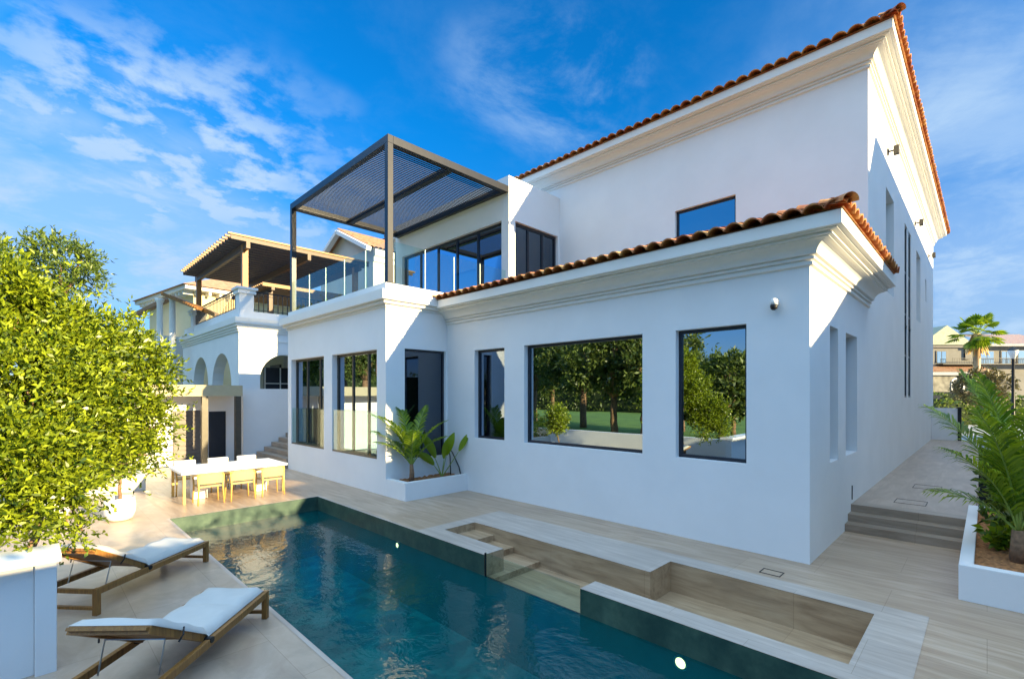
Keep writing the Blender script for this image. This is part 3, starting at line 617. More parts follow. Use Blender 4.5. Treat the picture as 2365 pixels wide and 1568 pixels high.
def palm(name, lb, base, trunk_h, tr_r, specs, ll, lw, mat=PALML, droop=.5):
    t = thing(name, lb, 'palm', base); tk = MB(); b_ = Vector(base); tk.tube([b_, b_+Vector((.01, 0, trunk_h*.5)), b_+Vector((.0, .01, trunk_h))], [tr_r*1.15, tr_r, tr_r*.7], 10); tk.build('trunk', BARK, t, smooth=True)
    top = b_+Vector((0, 0, trunk_h*.9))
    for az, el, L, bend in specs:
        st = MB(); lf = MB(); frond(st, lf, top, az, el, L, bend, max(12, int(L*24)), ll, lw, droop); st.build('stalk', STALK, t, smooth=True); lf.build('frond', mat, t)
    return t
STALK = plain('green_stalk', (0.22, 0.30, 0.05), 0.5, 0, .2)
az0 = R(225)  # towards the camera
palm('young_palm', 'young feathery palm at the left end of the corner planter', (6.98, 10.55, .36), .45, .06,
     [(R(140), R(74), 1.75, .95), (R(185), R(76), 1.7, 1.0), (R(240), R(70), 1.4, 1.0), (R(310), R(72), 1.55, .9), (R(325), R(60), 1.2, .9), (R(100), R(84), 1.9, .6), (R(150), R(55), 1.15, .9), (R(20), R(80), 1.7, .6), (R(130), R(62), 1.45, 1.0)], .40, .036)
def broad_leaf(st, lf, base, az, el, Ls, Lb, wb, bend=.5, roll=1.25):
    p = Vector(base); pts = [p.copy()]; d = None
    for i in range(8):
        e2 = el-bend*.3*i/8; d = Vector((math.cos(az)*math.cos(e2), math.sin(az)*math.cos(e2), math.sin(e2))); p = p+d*Ls/8; pts.append(p.copy())
    st.tube(pts, [.018-.01*i/8 for i in range(9)], 6)
    side0 = Vector((-math.sin(az), math.cos(az), 0)); b0 = len(lf.v); n = 10
    for i in range(n+1):
        f = i/n; e2 = el-bend*(.3+f); d = Vector((math.cos(az)*math.cos(e2), math.sin(az)*math.cos(e2), math.sin(e2))); 
        if i: p = p+d*Lb/n
        w_ = wb*.5*math.sin(math.pi*min(.985, .06+f*.94))**.75; up = Vector((-d.x*d.z, -d.y*d.z, 1-d.z*d.z)).normalized(); side, up = side0*math.cos(roll)+up*math.sin(roll), up*math.cos(roll)-side0*math.sin(roll)
        for s_ in (-1, -.5, 0, .5, 1): lf.v.append(tuple(p+side*w_*s_+up*(abs(s_)*w_*.45)))
    for i in range(n):
        for j in range(4): k = b0+i*5+j; lf.f.append((k, k+1, k+6, k+5))
bo = thing('bird_of_paradise', 'bird of paradise plant with broad paddle leaves in the corner planter', 'plant', (7.95, 10.55, .36))
for az, el, Ls, Lb, wb, bd in ((R(140), R(72), .55, .80, .26, .25), (R(330), R(80), .6, .65, .24, .2), (R(315), R(56), .85, .55, .17, -.1), (R(150), R(60), .4, .6, .22, .5), (R(300), R(84), .5, .6, .2, .15)):
    st = MB(); lf = MB(); broad_leaf(st, lf, (7.95, 10.55, .36), az, el, Ls, Lb, wb, bd); st.build('stem', STALK, bo, smooth=True); lf.build('leaf', PALML, bo, smooth=True)
a = MB(); a.tube([(8.25, 10.55, .38), (8.28, 10.62, .9), (8.3, 10.75, 1.15), (8.34, 10.6, 1.0), (8.42, 10.4, .6), (8.40, 10.3, .40)], .016, 6)
tag(a.build('garden_hose', IRON, smooth=True), 'black looped garden hose standing beside the bird of paradise plant', 'hose')

pr = thing('long_planter', 'raised white planter box of brown soil at the right edge by the steps', 'planter', (10.6, -.6, 0))
mb = MB(); mb.box(8.33, 8.47, -2.6, .26, -.01, .45); mb.box(8.47, 12.95, .12, .26, -.01, .45); mb.box(12.81, 12.95, -2.6, .12, -.01, .45); mb.build('wall', WHITE, pr, bevel=.012)
soil(8.47, 12.81, -2.6, .12, .39, pr)
palm('coconut_palm', 'large young coconut palm in the right hand planter beside the steps', (9.25, -.30, .38), .42, .085,
     [(R(150), R(80), 1.9, .7), (R(125), R(74), 1.5, 1.0), (R(60), R(76), 2.1, .9), (R(20), R(75), 2.0, .8), (R(300), R(70), 1.9, 1.2), (R(75), R(86), 2.3, .5), (R(350), R(50), 1.7, 1.1), (R(95), R(52), 1.05, 1.1), (R(200), R(86), 2.0, .6), (R(135), R(88), 2.2, .55), (R(40), R(84), 2.2, .6)], .52, .030, droop=.7)
def bush(name, lb, base, r, h, n, L, W, mat, cat='shrub', grp=None):
    t = thing(name, lb, cat, base, group=grp); st = MB(); B = []; D = []
    for i in range(n):
        a_ = random.uniform(0, 6.28); rr = random.random()**.5*r; tip = Vector((base[0]+rr*math.cos(a_), base[1]+rr*math.sin(a_), base[2]+h*random.uniform(.5, 1))); s0 = Vector(base)+Vector((rr*.2*math.cos(a_), rr*.2*math.sin(a_), 0))
        st.tube([s0, s0.lerp(tip, .6)+Vector((0, 0, .03)), tip], [.008, .006, .003], 4)
        for j in range(9):
            q = s0.lerp(tip, .3+.7*j/8); B.append(tuple(q)); D.append((random.gauss(0, 1)+math.cos(a_)*.5, random.gauss(0, 1)+math.sin(a_)*.5, random.gauss(.4, .5)))
    st.build('stem', STALK, t); leaf_mesh('foliage', B, D, L, W, mat, t); return t
bush('low_shrub', 'low broad leaved shrub just left of the coconut palm trunk', (9.75, -.12, .38), .2, .4, 18, .14, .08, PALML)
bush('low_shrub', 'low dark shrub on the soil behind the coconut palm', (10.3, -.35, .38), .4, .7, 34, .16, .09, LEAFD)
bush('low_shrub', 'leafy shrub at the far end of the right planter', (11.9, -.3, .38), .45, .9, 40, .16, .08, LEAFD)

# near white wall, bottom left
nw = thing('garden_wall', 'white capped garden wall and pillar at the near left corner', 'wall', (0.1, 6.3, 0))
mb = MB(); mb.box(.05, .20, 6.23, 6.45, -.01, 1.03); mb.box(-4.2, .05, 6.29, 6.42, -.01, 1.03); mb.build('wall', WHITE, nw, bevel=.01)
mb = MB(); mb.box(-4.2, .23, 6.18, 6.62, 1.031, 1.115); mb.build('cap', WHITE, nw, bevel=.01)

# ================================================================== sun loungers
def lounger(lb, foot, ang):
    t = thing('sun_lounger', lb, 'sun lounger', (foot[0], foot[1], 0), ang, 'teak sun loungers beside the pool')
    W = .70; Lf = 1.86
    def part(nm, f, mat, par=None, **k): mb = MB(); f(mb); return mb.build(nm, mat, par or t, local=True, **k)
    # local x runs from foot to head, y from near side (0) to far side (W, to the right hand of x -> negative)
    for y_ in (0, W): part('side_rail', lambda m: m.box(0, Lf, y_-.025, y_+.025, .24, .31), TEAK, bevel=.005)
    for x_ in (0.0, Lf-.05):
        for y_ in (0, W): part('leg', lambda m: m.box(x_-.004, x_+.056, y_-.03, y_+.03, 0, .315), TEAK, bevel=.005)
    for x_ in (.006, Lf-.044):
        part('cross_rail', lambda m: m.box(x_, x_+.036, .03, W-.03, .25, .30), TEAK); part('stretcher', lambda m: m.box(x_, x_+.036, .03, W-.03, .06, .095), TEAK)
    def slats(m):
        x_ = .06
        while x_ < 1.02: m.box(x_, x_+.06, .025, W-.025, .285, .305); x_ += .075
    part('slat_base', slats, TEAK)
    hx, hz, ba = 1.08, .30, R(31); ca, sa = math.cos(ba), math.sin(ba)
    def P(u, y_, n): return (hx+u*ca-n*sa, y_, hz+u*sa+n*ca)
    def bbox(m, u0, u1, y0, y1, n0, n1):
        m.add([P(u0,y0,n0), P(u1,y0,n0), P(u1,y1,n0), P(u0,y1,n0), P(u0,y0,n1), P(u1,y0,n1), P(u1,y1,n1), P(u0,y1,n1)], [(0,3,2,1),(4,5,6,7),(0,1,5,4),(1,2,6,5),(2,3,7,6),(3,0,4,7)])
    def back(m):
        bbox(m, 0, .85, .035, .085, -.03, .03); bbox(m, 0, .85, W-.085, W-.035, -.03, .03); u = .03
        while u < .83: bbox(m, u, u+.075, .04, W-.04, -.008, .018); u += .088
        bbox(m, .80, .86, .03, W-.03, -.031, .031)
    br_ = part('backrest', back, TEAK)
    part('prop', lambda m: m.tube([(1.62, .1, .27), P(.52, .1, -.04), P(.52, W-.1, -.04), (1.62, W-.1, .27)], .007, 6), STEEL)
    part('hinge', lambda m: m.tube([(1.1, -.035, .3), (1.1, .05, .3)], .03, 8), IRON); part('hinge', lambda m: m.tube([(1.1, W-.05, .3), (1.1, W+.035, .3)], .03, 8), IRON)
    # mattress: padded sheet following seat and backrest
    prof = []; n_ = 40
    for i in range(n_+1):
        s_ = i/n_*1.92
        if s_ < 1.06: prof.append((.02+s_, .315, 0.0))
        else: u = s_-1.06; prof.append((hx+u*ca-.03*sa, hz+u*sa+.03*ca, ba))
    me = MB(); rows = []
    for i, (px, pz, an) in enumerate(prof):
        e = min(i, n_-i)/n_; th = .065*min(1, (e/.03))**.5 if e < .03 else .065
        seam = .016*math.exp(-((i-n_*.24)/.8)**2)+.02*math.exp(-((i-n_*.555)/.8)**2)
        r_ = []
        for j in range(13):
            f_ = j/12; ee = min(f_, 1-f_); tt = th*(min(1, ee/.07))**.5 if ee < .07 else th
            tt = tt*(1+.10*math.sin(i*.9+j*.7))-seam
            r_.append((px-math.sin(an)*tt, .02+(W-.04)*f_, pz+math.cos(an)*max(tt, .004)))
        rows.append(r_)
    for r_ in rows: me.v += r_
    for i in range(n_):
        for j in range(12): k = i*13+j; me.f.append((k, k+13, k+14, k+1))
    low = len(me.v)
    for px, pz, an in prof: me.v += [(px, .02, pz+.002), (px, W-.02, pz+.002)]
    for i in range(n_):
        me.f.append((low+2*i, low+2*i+1, low+2*i+3, low+2*i+2)); me.f.append((i*13, low+2*i, low+2*i+2, (i+1)*13)); me.f.append((i*13+12, (i+1)*13+12, low+2*i+3, low+2*i+1))
    me.f.append((low, 0, 12, low+1)); me.f.append((low+2*n_, low+2*n_+1, n_*13+12, n_*13))
    mt = me.build('mattress', CUSH, t, local=True, smooth=True)
    for y_ in (.015, W-.015): part('tie', lambda m: m.tube([P(.45, y_, .06), P(.46, y_+(.02 if y_ > .3 else -.02), .0), P(.46, y_, -.06)], .008, 5), IRON)
    return t
# foot corner (near side) and heading towards the head end; far side lies to the local +y... mirrored by the frame
def place_lounger(lb, near_foot, ang):
    # local +y must point to the far side (upper left in the photo)
    t = lounger(lb, near_foot, ang)
    for o in t.children: 
        me = o.data
        for v in me.vertices: v.co.y = -v.co.y
        me.flip_normals()
    return t
place_lounger('teak sun lounger with white mattress, farther one near the potted tree', (1.98, 8.66), R(220.3))
place_lounger('teak sun lounger with white mattress nearest the viewer', (1.97, 5.99), R(226.0))

# ================================================================== dining set
tb = thing('dining_table', 'long white stone dining table beyond the pool', 'table', (3.75, 14.1, 0))
a = MB(); a.box(2.55, 4.95, 13.42, 14.85, .70, .76); a.build('table_top', WHITEP, tb, bevel=.008)
for x_ in (2.9, 4.3): a = MB(); a.box(x_, x_+.3, 13.95, 14.3, 0.002, .699); a.build('pedestal', WHITEP, tb, bevel=.01)
for x_, y_ in ((2.62, 13.52), (4.87, 13.52), (2.62, 14.76), (4.87, 14.76)):
    a = MB(); a.bar((x_, y_, 0.0), (x_, y_, .70), .055, .055, (0, 1, 0)); a.build('leg', OAK, tb)
def chair(lb, x, y, rz, cush):
    t = thing('dining_chair', lb, 'chair', (x, y, 0), rz, 'woven oak chairs round the dining table')
    def part(nm, f, mat, **k): mb = MB(); f(mb); return mb.build(nm, mat, t, local=True, **k)
    for sx_ in (-1, 1):
        part('leg', lambda m: m.tube([(sx_*.27, .25, 0), (sx_*.25, .23, .42), (sx_*.27, .22, .62)], [.016, .02, .018], 8), OAK, smooth=True)
        part('leg', lambda m: m.tube([(sx_*.27, -.27, 0), (sx_*.25, -.24, .42), (sx_*.27, -.24, .69)], [.016, .022, .02], 8), OAK, smooth=True)
        part('armrest', lambda m: m.tube([(sx_*.27, .24, .62), (sx_*.30, .05, .655), (sx_*.285, -.15, .69), (sx_*.24, -.27, .71)], [.017, .02, .022, .02], 8), OAK, smooth=True)
    part('seat', lambda m: m.box(-.25, .25, -.23, .23, .40, .435), WEAVE, bevel=.01)
    def backf(m):
        n_ = 10; b0 = len(m.v)
        for i in range(n_+1):
            f_ = i/n_*2-1; x_ = f_*.25; y_ = -.29+.05*f_*f_
            for zz_ in (.50, .57, .64, .715): m.v.append((x_, y_-.012*math.sin((zz_-.44)*8), zz_))
        for i in range(n_):
            for j in range(3): k = b0+i*4+j; m.f.append((k, k+4, k+5, k+1))
        m.tube([(-.25, -.24, .715), (-.13, -.275, .722), (0, -.29, .725), (.13, -.275, .722), (.25, -.24, .715)], .018, 8); m.tube([(-.25, -.24, .50), (0, -.29, .50), (.25, -.24, .50)], .014, 6)
    part('backrest', backf, WEAVE)
    if cush: part('cushion', lambda m: m.add([(-.24,-.24,.46),(.24,-.24,.46),(.24,-.15,.46),(-.24,-.15,.46),(-.26,-.27,.86),(.26,-.27,.86),(.25,-.17,.85),(-.25,-.17,.85)], [(0,3,2,1),(4,5,6,7),(0,1,5,4),(1,2,6,5),(2,3,7,6),(3,0,4,7)]), CUSH, bevel=.03)
    return t
m, t, b = newmat('woven_cord'); setp(b, Roughness=0.8)
wv = texn(t, 'Wave', 45, 'Object'); wv.bands_direction = 'X'; wv2 = texn(t, 'Wave', 40, 'Object'); wv2.bands_direction = 'Z'
t.links.new(ramp(t, mixc(t, .5, wv.outputs['Color'], wv2.outputs['Color'], 'MULTIPLY'), [(0.0, (0.34, 0.24, 0.10)), (0.7, (0.6, 0.47, 0.24))]), b.inputs['Base Color']); WEAVE = m
chair('woven chair on the pool side of the table, left end', 3.08, 13.35, 0, False)
chair('woven chair on the pool side of the table, in the middle', 3.76, 13.32, 0, False)
chair('woven chair on the pool side of the table, right end', 4.47, 13.33, 0, False)
chair('chair with white cushion behind the table, left end', 2.95, 14.95, math.pi, True)
chair('chair with white cushion behind the table, in front of the dark doorway', 3.73, 14.95, math.pi, True)
chair('chair with white cushion behind the table, nearest the villa', 4.45, 14.95, math.pi, True)

# ================================================================== pots and trees
def pot(lb, x, y, r):
    t = thing('plant_pot', lb, 'plant pot', (x, y, 0)); a = MB()
    a.lathe(x, y, [(r*.55, 0.0), (r*.8, .03), (r*.98, .16), (r, .30), (r*.93, .46), (r*.88, .47), (r*.86, .45), (r*.88, .39), (.01, .39)], 36); a.build('bowl', WHITEP, t, smooth=True)
    a = MB(); a.lathe(x, y, [(.01, .40), (r*.87, .40), (r*.87, .395), (.01, .395)], 24); a.build('soil', SOIL, t)
pot('round white pot with a slim trunked tree on the sunlit deck', 1.36, 12.82, .27)
p2 = at(126, 1165, 10.1); pot('round white pot half hidden under the big tree', p2.x, p2.y, .25)
def blobs(lst): return [(tuple(at(x, y, d)), r) for x, y, d, r in lst]
bB = blobs([(275, 1055, 10.1, .34), (245, 1035, 10.1, .30), (308, 1035, 10.0, .30), (280, 1000, 10.15, .36)])
make_tree('ficus_tree', 'small round crowned tree growing from the white pot on the sunlit deck', (1.36, 12.82, .4), bB, .085, .04, 150, .22, 9, LEAF, .035, fork=tuple(at(278, 1095, 10.1)), inner=.6)
def near(lst):   # crown clumps of the big tree, all standing about 8 m up the deck
    o = []
    for x, y, r, dy in lst:
        d = Fv+Rv*((x-1182.5)/1109); o.append((tuple(at(x, y, (8.0+dy)/d.y)), r))
    return o
bA = near([(45, 775, .40, 0), (110, 820, .42, .1), (195, 800, .34, .4), (170, 880, .46, 0), (60, 900, .5, -.4), (-10, 840, .55, .2), (245, 860, .36, .4), (30, 1030, .42, -.9), (-20, 1120, .38, -1.1), (100, 1050, .36, -.7), (165, 990, .38, -.1), (250, 960, .36, .4), (0, 650, .24, 0), (40, 665, .18, 0), (165, 770, .2, .2), (10, 690, .24, 0), (75, 725, .2, .1), (140, 760, .2, .2), (50, 1180, .22, -1.2), (115, 1140, .2, -1.0), (165, 1110, .2, -.6), (215, 755, .18, .4), (285, 775, .2, .6), (320, 830, .24, .6), (345, 905, .26, .7), (320, 975, .26, .6), (365, 985, .14, .7), (350, 1050, .15, .6), (255, 1050, .18, .4), (300, 1070, .13, .5), (215, 1060, .18, .1), (155, 1205, .1, -.9), (190, 1225, .07, -.9), (10, 1235, .14, -1.3), (380, 860, .12, .7)])
pA = at(90, 1240, 5.9); make_tree('citrus_tree', 'big bright green leafy tree filling the left edge above the garden wall', (-.1, 8.0, 0), bA, .076, .031, 250, .26, 11, LEAF, .05, fork=tuple(at(110, 1060, 5.8)), inner=.5)
bT1 = blobs([(140, 610, 16, .8), (170, 640, 16, .7), (115, 640, 16.2, .7), (190, 600, 16.4, .35), (105, 590, 16, .3)])
pT = at(140, 900, 16); make_tree('tall_tree', 'feathery treetop rising behind the big tree on the left', (pT.x, pT.y, 0), bT1, .16, .05, 50, .35, 8, LEAFD, .1, fork=tuple(at(140, 700, 16)))
bT2 = blobs([(-20, 590, 15, .45), (20, 590, 15.2, .3), (-30, 630, 15, .5), (0, 640, 15, .5)])
pT = at(-10, 900, 15); make_tree('tall_tree', 'olive green treetop cut by the top left edge above the big tree', (pT.x, pT.y, 0), bT2, .16, .05, 45, .4, 8, LEAFD, .1, fork=tuple(at(-10, 700, 15)))
pk = thing('garden_planter', 'low cream planter wall behind the potted tree', 'planter', (1.5, 16.5, 0))
a = MB(); slab(a, faceY(16.3), -2.5, 2.28, -.01, .42, .15); a.box(2.13, 2.28, 16.45, 17.4, -.01, .42); a.build('wall', WHITE2, pk); soil(-2.5, 2.13, 16.45, 17.4, .36, pk)
bH = [((x, 16.95, .8+.25*math.sin(x*3)), .5) for x in (-2.2, -1.5, -.8, -.1, .6, 1.3)]
hd = thing('garden_shrubbery', 'leafy hedge growing in the low cream planter', 'hedge', (-.5, 16.95, .36)); B, D = twigs(bH, 60, .2, 8); leaf_mesh('foliage', B, D, .09, .04, LEAF, hd)

# ================================================================== shelter, boundary wall, stair (left background)
sh = thing('garden_shelter', 'flat beige shelter frame with dark doors beyond the dining table', 'shelter', (4.0, 20.5, 0))
a = MB(); a.box(5.58, 5.74, 20.16, 21.19, 2.54, 2.94); a.build('beam', WHITE2, sh); a = MB(); a.box(-2, 5.74, 20.0, 20.16, 2.54, 2.94); a.build('beam', plain('beige_render', (.42, .37, .24), .8, 0, .05), sh)
for x0_ in (5.5, 4.42): a = MB(); a.box(x0_, x0_+.19, 20.0, 20.19, 0, 2.538); a.build('post', BRONZE, sh)
a = MB(); slab(a, faceY(21.2), -2, 5.9, -.01, 2.7, .2, [(4.9, 5.5, 0, 1.95), (3.75, 4.72, 0, 2.0)]); a.build('wall', WHITE, sh)
a = MB(); a.box(4.9, 5.5, 21.28, 21.32, 0, 1.95); a.build('door', DARKFR, sh)
d_ = MB(); d_.box(3.75, 4.72, 21.27, 21.30, 0, 2.0)
for k in range(12): d_.box(3.8, 4.67, 21.235, 21.27, .06+k*.16, .18+k*.16)
d_ = d_.build('slatted_door', plain('grey_slats', (.16, .14, .12), .5), sh); a = MB(); a.box(4.62, 4.66, 21.19, 21.235, .95, 1.05); a.build('handle', STEEL, d_)
a = MB(); a.box(-2, 5.57, 20.17, 21.19, 2.86, 2.90); a.build('roof', WHITE2, sh)
bwl = MB(); bwl.box(5.95, 14.5, 20.7, 20.9, -.01, 2.83); tag(bwl.build('boundary_wall', WHITE), 'plain tall white boundary wall behind the dining area', 'wall')
a = MB()
for k, x_ in enumerate((6.15, 6.43, 6.71, 6.99, 7.27, 7.55)): a.box(x_, (x_+.28 if k < 5 else 12), 17.55, 20.68, 0.001, .17*(k+1))
structure('side_stair', a, STEPM)

# ================================================================== neighbour with arches (left background)
NB = thing('arched_house', 'white neighbouring house with arches and a timber pergola on its terrace', 'house', (6.73, 24, 0))
def arch_wall(mb, fr, u0, u1, v0, v1, arches, t):
    """wall whose round topped openings are cut by fans of quads; arches = (u0, u1, top)"""
    cur = u0
    for a0, a1, tp in sorted(arches):
        for d in (0, t): mb.quad(fr(cur, v0, d), fr(a0, v0, d), fr(a0, v1, d), fr(cur, v1, d))
        r = (a1-a0)/2; sp_ = tp-r; c_ = (a0+a1)/2; n_ = 14
        for k in range(n_):
            A0 = math.pi*(1-k/n_); A1 = math.pi*(1-(k+1)/n_); p = (c_+r*math.cos(A0), sp_+r*math.sin(A0)); q = (c_+r*math.cos(A1), sp_+r*math.sin(A1))
            for d in (0, t): mb.quad(fr(*p, d), fr(*q, d), fr(q[0], v1, d), fr(p[0], v1, d))
            mb.quad(fr(*p, 0), fr(*q, 0), fr(*q, t), fr(*p, t))
        for u in (a0, a1): mb.quad(fr(u, v0, 0), fr(u, sp_, 0), fr(u, sp_, t), fr(u, v0, t))
        cur = a1
    for d in (0, t): mb.quad(fr(cur, v0, d), fr(u1, v0, d), fr(u1, v1, d), fr(cur, v1, d))
    for u in (u0, u1): mb.quad(fr(u, v0, 0), fr(u, v0, t), fr(u, v1, t), fr(u, v1, 0))
a = MB(); arch_wall(a, faceX(6.73), 24, 35, 0, 5.5, [(25.12, 28.45, 4.62), (29.2, 32.4, 4.65)], .5); a.build('arcade_wall', WHITE, NB)
a = MB(); arch_wall(a, faceY(24), 7.23, 16, 0, 5.5, [(7.62, 9.9, 4.5)], .4); a.build('arcade_wall', WHITE, NB)
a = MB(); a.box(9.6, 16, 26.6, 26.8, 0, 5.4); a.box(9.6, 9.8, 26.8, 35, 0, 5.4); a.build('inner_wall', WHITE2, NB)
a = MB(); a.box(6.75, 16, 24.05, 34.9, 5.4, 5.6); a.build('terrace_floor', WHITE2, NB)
wf = MB(); wf.box(9.5, 9.6, 26.9, 28.3, 2.2, 4.2); wf.build('window', DARKFR, NB)
wa = MB(); wa.box(8.6, 10.2, 26.52, 26.6, 2.1, 4.0); wa = wa.build('window', DARKFR, NB); g = MB()
for x_ in (8.62, 9.38, 10.16): g.box(x_, x_+.05, 26.47, 26.52, 2.1, 4.0)
g.box(8.62, 10.2, 26.46, 26.50, 3.15, 3.2); g.build('frame', WHITEP, wa)
pr_ = [(-.02, 5.45), (.05, 5.46), (.05, 5.55), (.1, 5.57), (.1, 5.66), (.16, 5.68), (.16, 5.78), (.22, 5.8), (.22, 6.08), (-.3, 6.08)]
a = MB(); sweep(a, [(16, 24), (6.73, 24), (6.73, 35)], pr_, -1); a.build('cornice', MOULD, NB)
a = MB(); a.box(6.78, 7.03, 24.05, 34.9, 6.08, 6.55); a.box(7.03, 16, 24.05, 24.3, 6.08, 6.42); a.build('parapet', WHITE, NB)
for y_ in (24.32, 32.9):
    a = MB(); a.box(6.76, 7.36, y_-.3, y_+.3, 6.081, 7.2); a.box(6.68, 7.44, y_-.38, y_+.38, 7.2, 7.3); a.box(6.62, 7.5, y_-.44, y_+.44, 7.38, 7.48); a.box(6.7, 7.42, y_-.36, y_+.36, 7.3, 7.38); a.build('pier', WHITE, NB)
a = MB(); a.box(8.3, 8.36, 23.93, 24.0, 4.55, 5.3); a.box(6.75, 8.9, 23.965, 24.0, 5.08, 5.12); a.build('wall_panel', MOULD, NB)
# upper gabled storey seen above the glass balustrade
gy = [onX(x_, 600, 15.5).y for x_ in (862, 741)]; ga = onX(774, 549, 15.5); ge = onX(860, 573, 15.5)
a = MB(); y0_, y1_ = gy; ym = (y0_+y1_)/2; ze = ge.z; zt = ga.z+.0
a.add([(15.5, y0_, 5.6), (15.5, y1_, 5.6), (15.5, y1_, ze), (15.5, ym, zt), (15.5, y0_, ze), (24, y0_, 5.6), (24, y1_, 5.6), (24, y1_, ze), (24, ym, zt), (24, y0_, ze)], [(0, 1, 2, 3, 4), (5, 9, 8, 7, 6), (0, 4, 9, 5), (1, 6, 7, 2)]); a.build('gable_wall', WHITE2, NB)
a = MB(); sweep(a, [(24, y0_), (15.5, y0_)], [(0, ze-.9), (.1, ze-.85), (.1, ze-.6), (.25, ze-.5), (.25, ze-.1), (0, ze-.1)], -1); a.build('cornice', MOULD, NB)
a = MB(); sl_ = math.atan2(zt-ze, abs(ym-y0_)); dp = abs(ym-y0_)*1.0+.25
tiles(a, (15.1, y0_-.3, ze-.05), (1, 0), (0, 1), 9, dp+.25, sl_, pitch=.3); a.add([(15.1, ym, zt+.05), (24, ym, zt+.05), (24, y1_+.3, ze-.1), (15.1, y1_+.3, ze-.1), (15.1, ym, zt-.05), (15.1, y1_+.3, ze-.2)], [(0, 1, 2, 3), (0, 4, 5, 3)]); a.build('roof', TILE2, NB)
for ya_, za_ in ((y0_-.35, ze-.22), (y1_+.35, ze-.25)): a = MB(); a.bar((15.0, ya_, za_), (15.0, ym, zt-.10), .25, .34, (1, 0, 0)); a.build('rake_board', WHITE, NB)
def railing(lb, p0, p1, z0, z1, nm='iron_railing', n=26):
    t = thing(nm, lb, 'railing', ((p0[0]+p1[0])/2, (p0[1]+p1[1])/2, z0)); a = MB()
    a.bar((*p0, z1), (*p1, z1), .05, .05); a.bar((*p0, z0+.1), (*p1, z0+.1), .03, .03); a.bar((*p0, z1-.14), (*p1, z1-.14), .02, .02); a.build('rail', IRON, t)
    for k in range(n+1): f_ = k/n; a = MB(); a.bar((p0[0]+(p1[0]-p0[0])*f_, p0[1]+(p1[1]-p0[1])*f_, z0), (p0[0]+(p1[0]-p0[0])*f_, p0[1]+(p1[1]-p0[1])*f_, z1), .036, .036, (0, 1, 0)); a.build('baluster', IRON, t)
    return t
railing('black iron railing between the two pillars of the neighbouring terrace', (6.9, 24.65), (6.9, 32.6), 6.55, 7.5, n=30)
railing('black iron railing on the terrace side facing the villa', (7.4, 24.17), (13, 24.17), 6.42, 7.35, n=26)
TP = thing('timber_pergola', 'large brown timber pergola on the neighbouring terrace', 'pergola', (7.06, 24.32, 7.48))
for x_, y_ in ((7.06, 24.32), (7.06, 32.7), (12.5, 24.32), (12.5, 32.7)): a = MB(); a.box(x_-.12, x_+.12, y_-.12, y_+.12, 7.48 if x_ < 8 else 5.6, 9.45); a.build('post', TIMBER, TP)
for x_ in (6.95, 9.7, 12.4): a = MB(); a.box(x_, x_+.16, 23.7, 33.1, 9.2, 9.5); a.build('beam', TIMBERD, TP)
a = MB(); y_ = 23.75
while y_ < 33.1: a.box(6.35, 13.0, y_, y_+.08, 9.5, 9.68); y_ += .46
a.build('rafter', TIMBERD, TP)  # underside shade put into the darker timber colour
a = MB(); y_ = 23.72
while y_ < 33.1: a.box(6.22, 13.0, y_-.02, y_+.10, 9.68, 9.76); y_ += .46
a.build('batten', TIMBER, TP)
# second lower pergola deeper on the terrace
T2 = thing('timber_pergola', 'lower dark timber pergola behind the corner pillar of the neighbouring terrace', 'pergola', (8.9, 27, 5.6))
for x_, y_ in ((8.9, 26.5), (14.5, 26.5), (8.9, 31), (14.5, 31)): a = MB(); a.box(x_-.1, x_+.1, y_-.1, y_+.1, 5.6, 8.0); a.build('post', TIMBERD, T2)
a = MB(); y_ = 26.1
while y_ < 31.4: a.box(8.4, 15, y_, y_+.08, 8.12, 8.3); y_ += .28
a.build('rafter', TIMBER, T2); a = MB(); a.box(8.8, 8.96, 26, 31.5, 7.95, 8.12); a.build('beam', TIMBERD, T2); a = MB(); a.box(14.4, 14.56, 26, 31.5, 7.95, 8.12); a.build('beam', TIMBERD, T2)

# cream house with hip roof farther left
DH = 34; c0 = at(425, 655, DH); dl = Vector((math.cos(R(44.7+53.3)), math.sin(R(44.7+53.3)), 0)); dr = Vector((math.cos(R(44.7-39.2)), math.sin(R(44.7-39.2)), 0))
CH = thing('cream_house', 'cream house with pale tiled hip roof beyond the neighbouring terrace', 'house', (c0.x, c0.y, 0))
zE = c0.z; Ll, Lr = 11.0, 12.0
def q3(l, r, z): v = Vector((c0.x, c0.y, 0))+dl*l+dr*r; return (v.x, v.y, z)
def lbox(mb, l0, l1, r0, r1, z0, z1): mb.add([q3(l0, r0, z0), q3(l0, r1, z0), q3(l1, r1, z0), q3(l1, r0, z0), q3(l0, r0, z1), q3(l0, r1, z1), q3(l1, r1, z1), q3(l1, r0, z1)], [(0,3,2,1),(4,5,6,7),(0,1,5,4),(1,2,6,5),(2,3,7,6),(3,0,4,7)])
a = MB(); lbox(a, .9, Ll-.9, .9, Lr-.9, 0, zE-.25); a.build('wall', CREAM, CH)
a = MB(); lbox(a, .1, Ll-.1, .1, Lr-.1, zE-.28, zE-.02); a.build('cornice', MOULD, CH)
a = MB()
for k in range(14):
    a = MB(); lbox(a, .95+k*.7, 1.12+k*.7, .25, .9, zE-.55, zE-.281); a.build('corbel', MOULD, CH); a = MB(); lbox(a, .25, .9, .95+k*.72, 1.12+k*.72, zE-.55, zE-.281); a.build('corbel', MOULD, CH)
a = MB(); pk_ = zE+2.3; vs = [q3(-.1, -.1, zE), q3(-.1, Lr, zE), q3(Ll, Lr, zE), q3(Ll, -.1, zE), q3(5.3, 5.3, pk_), q3(5.3, 6.4, pk_)]
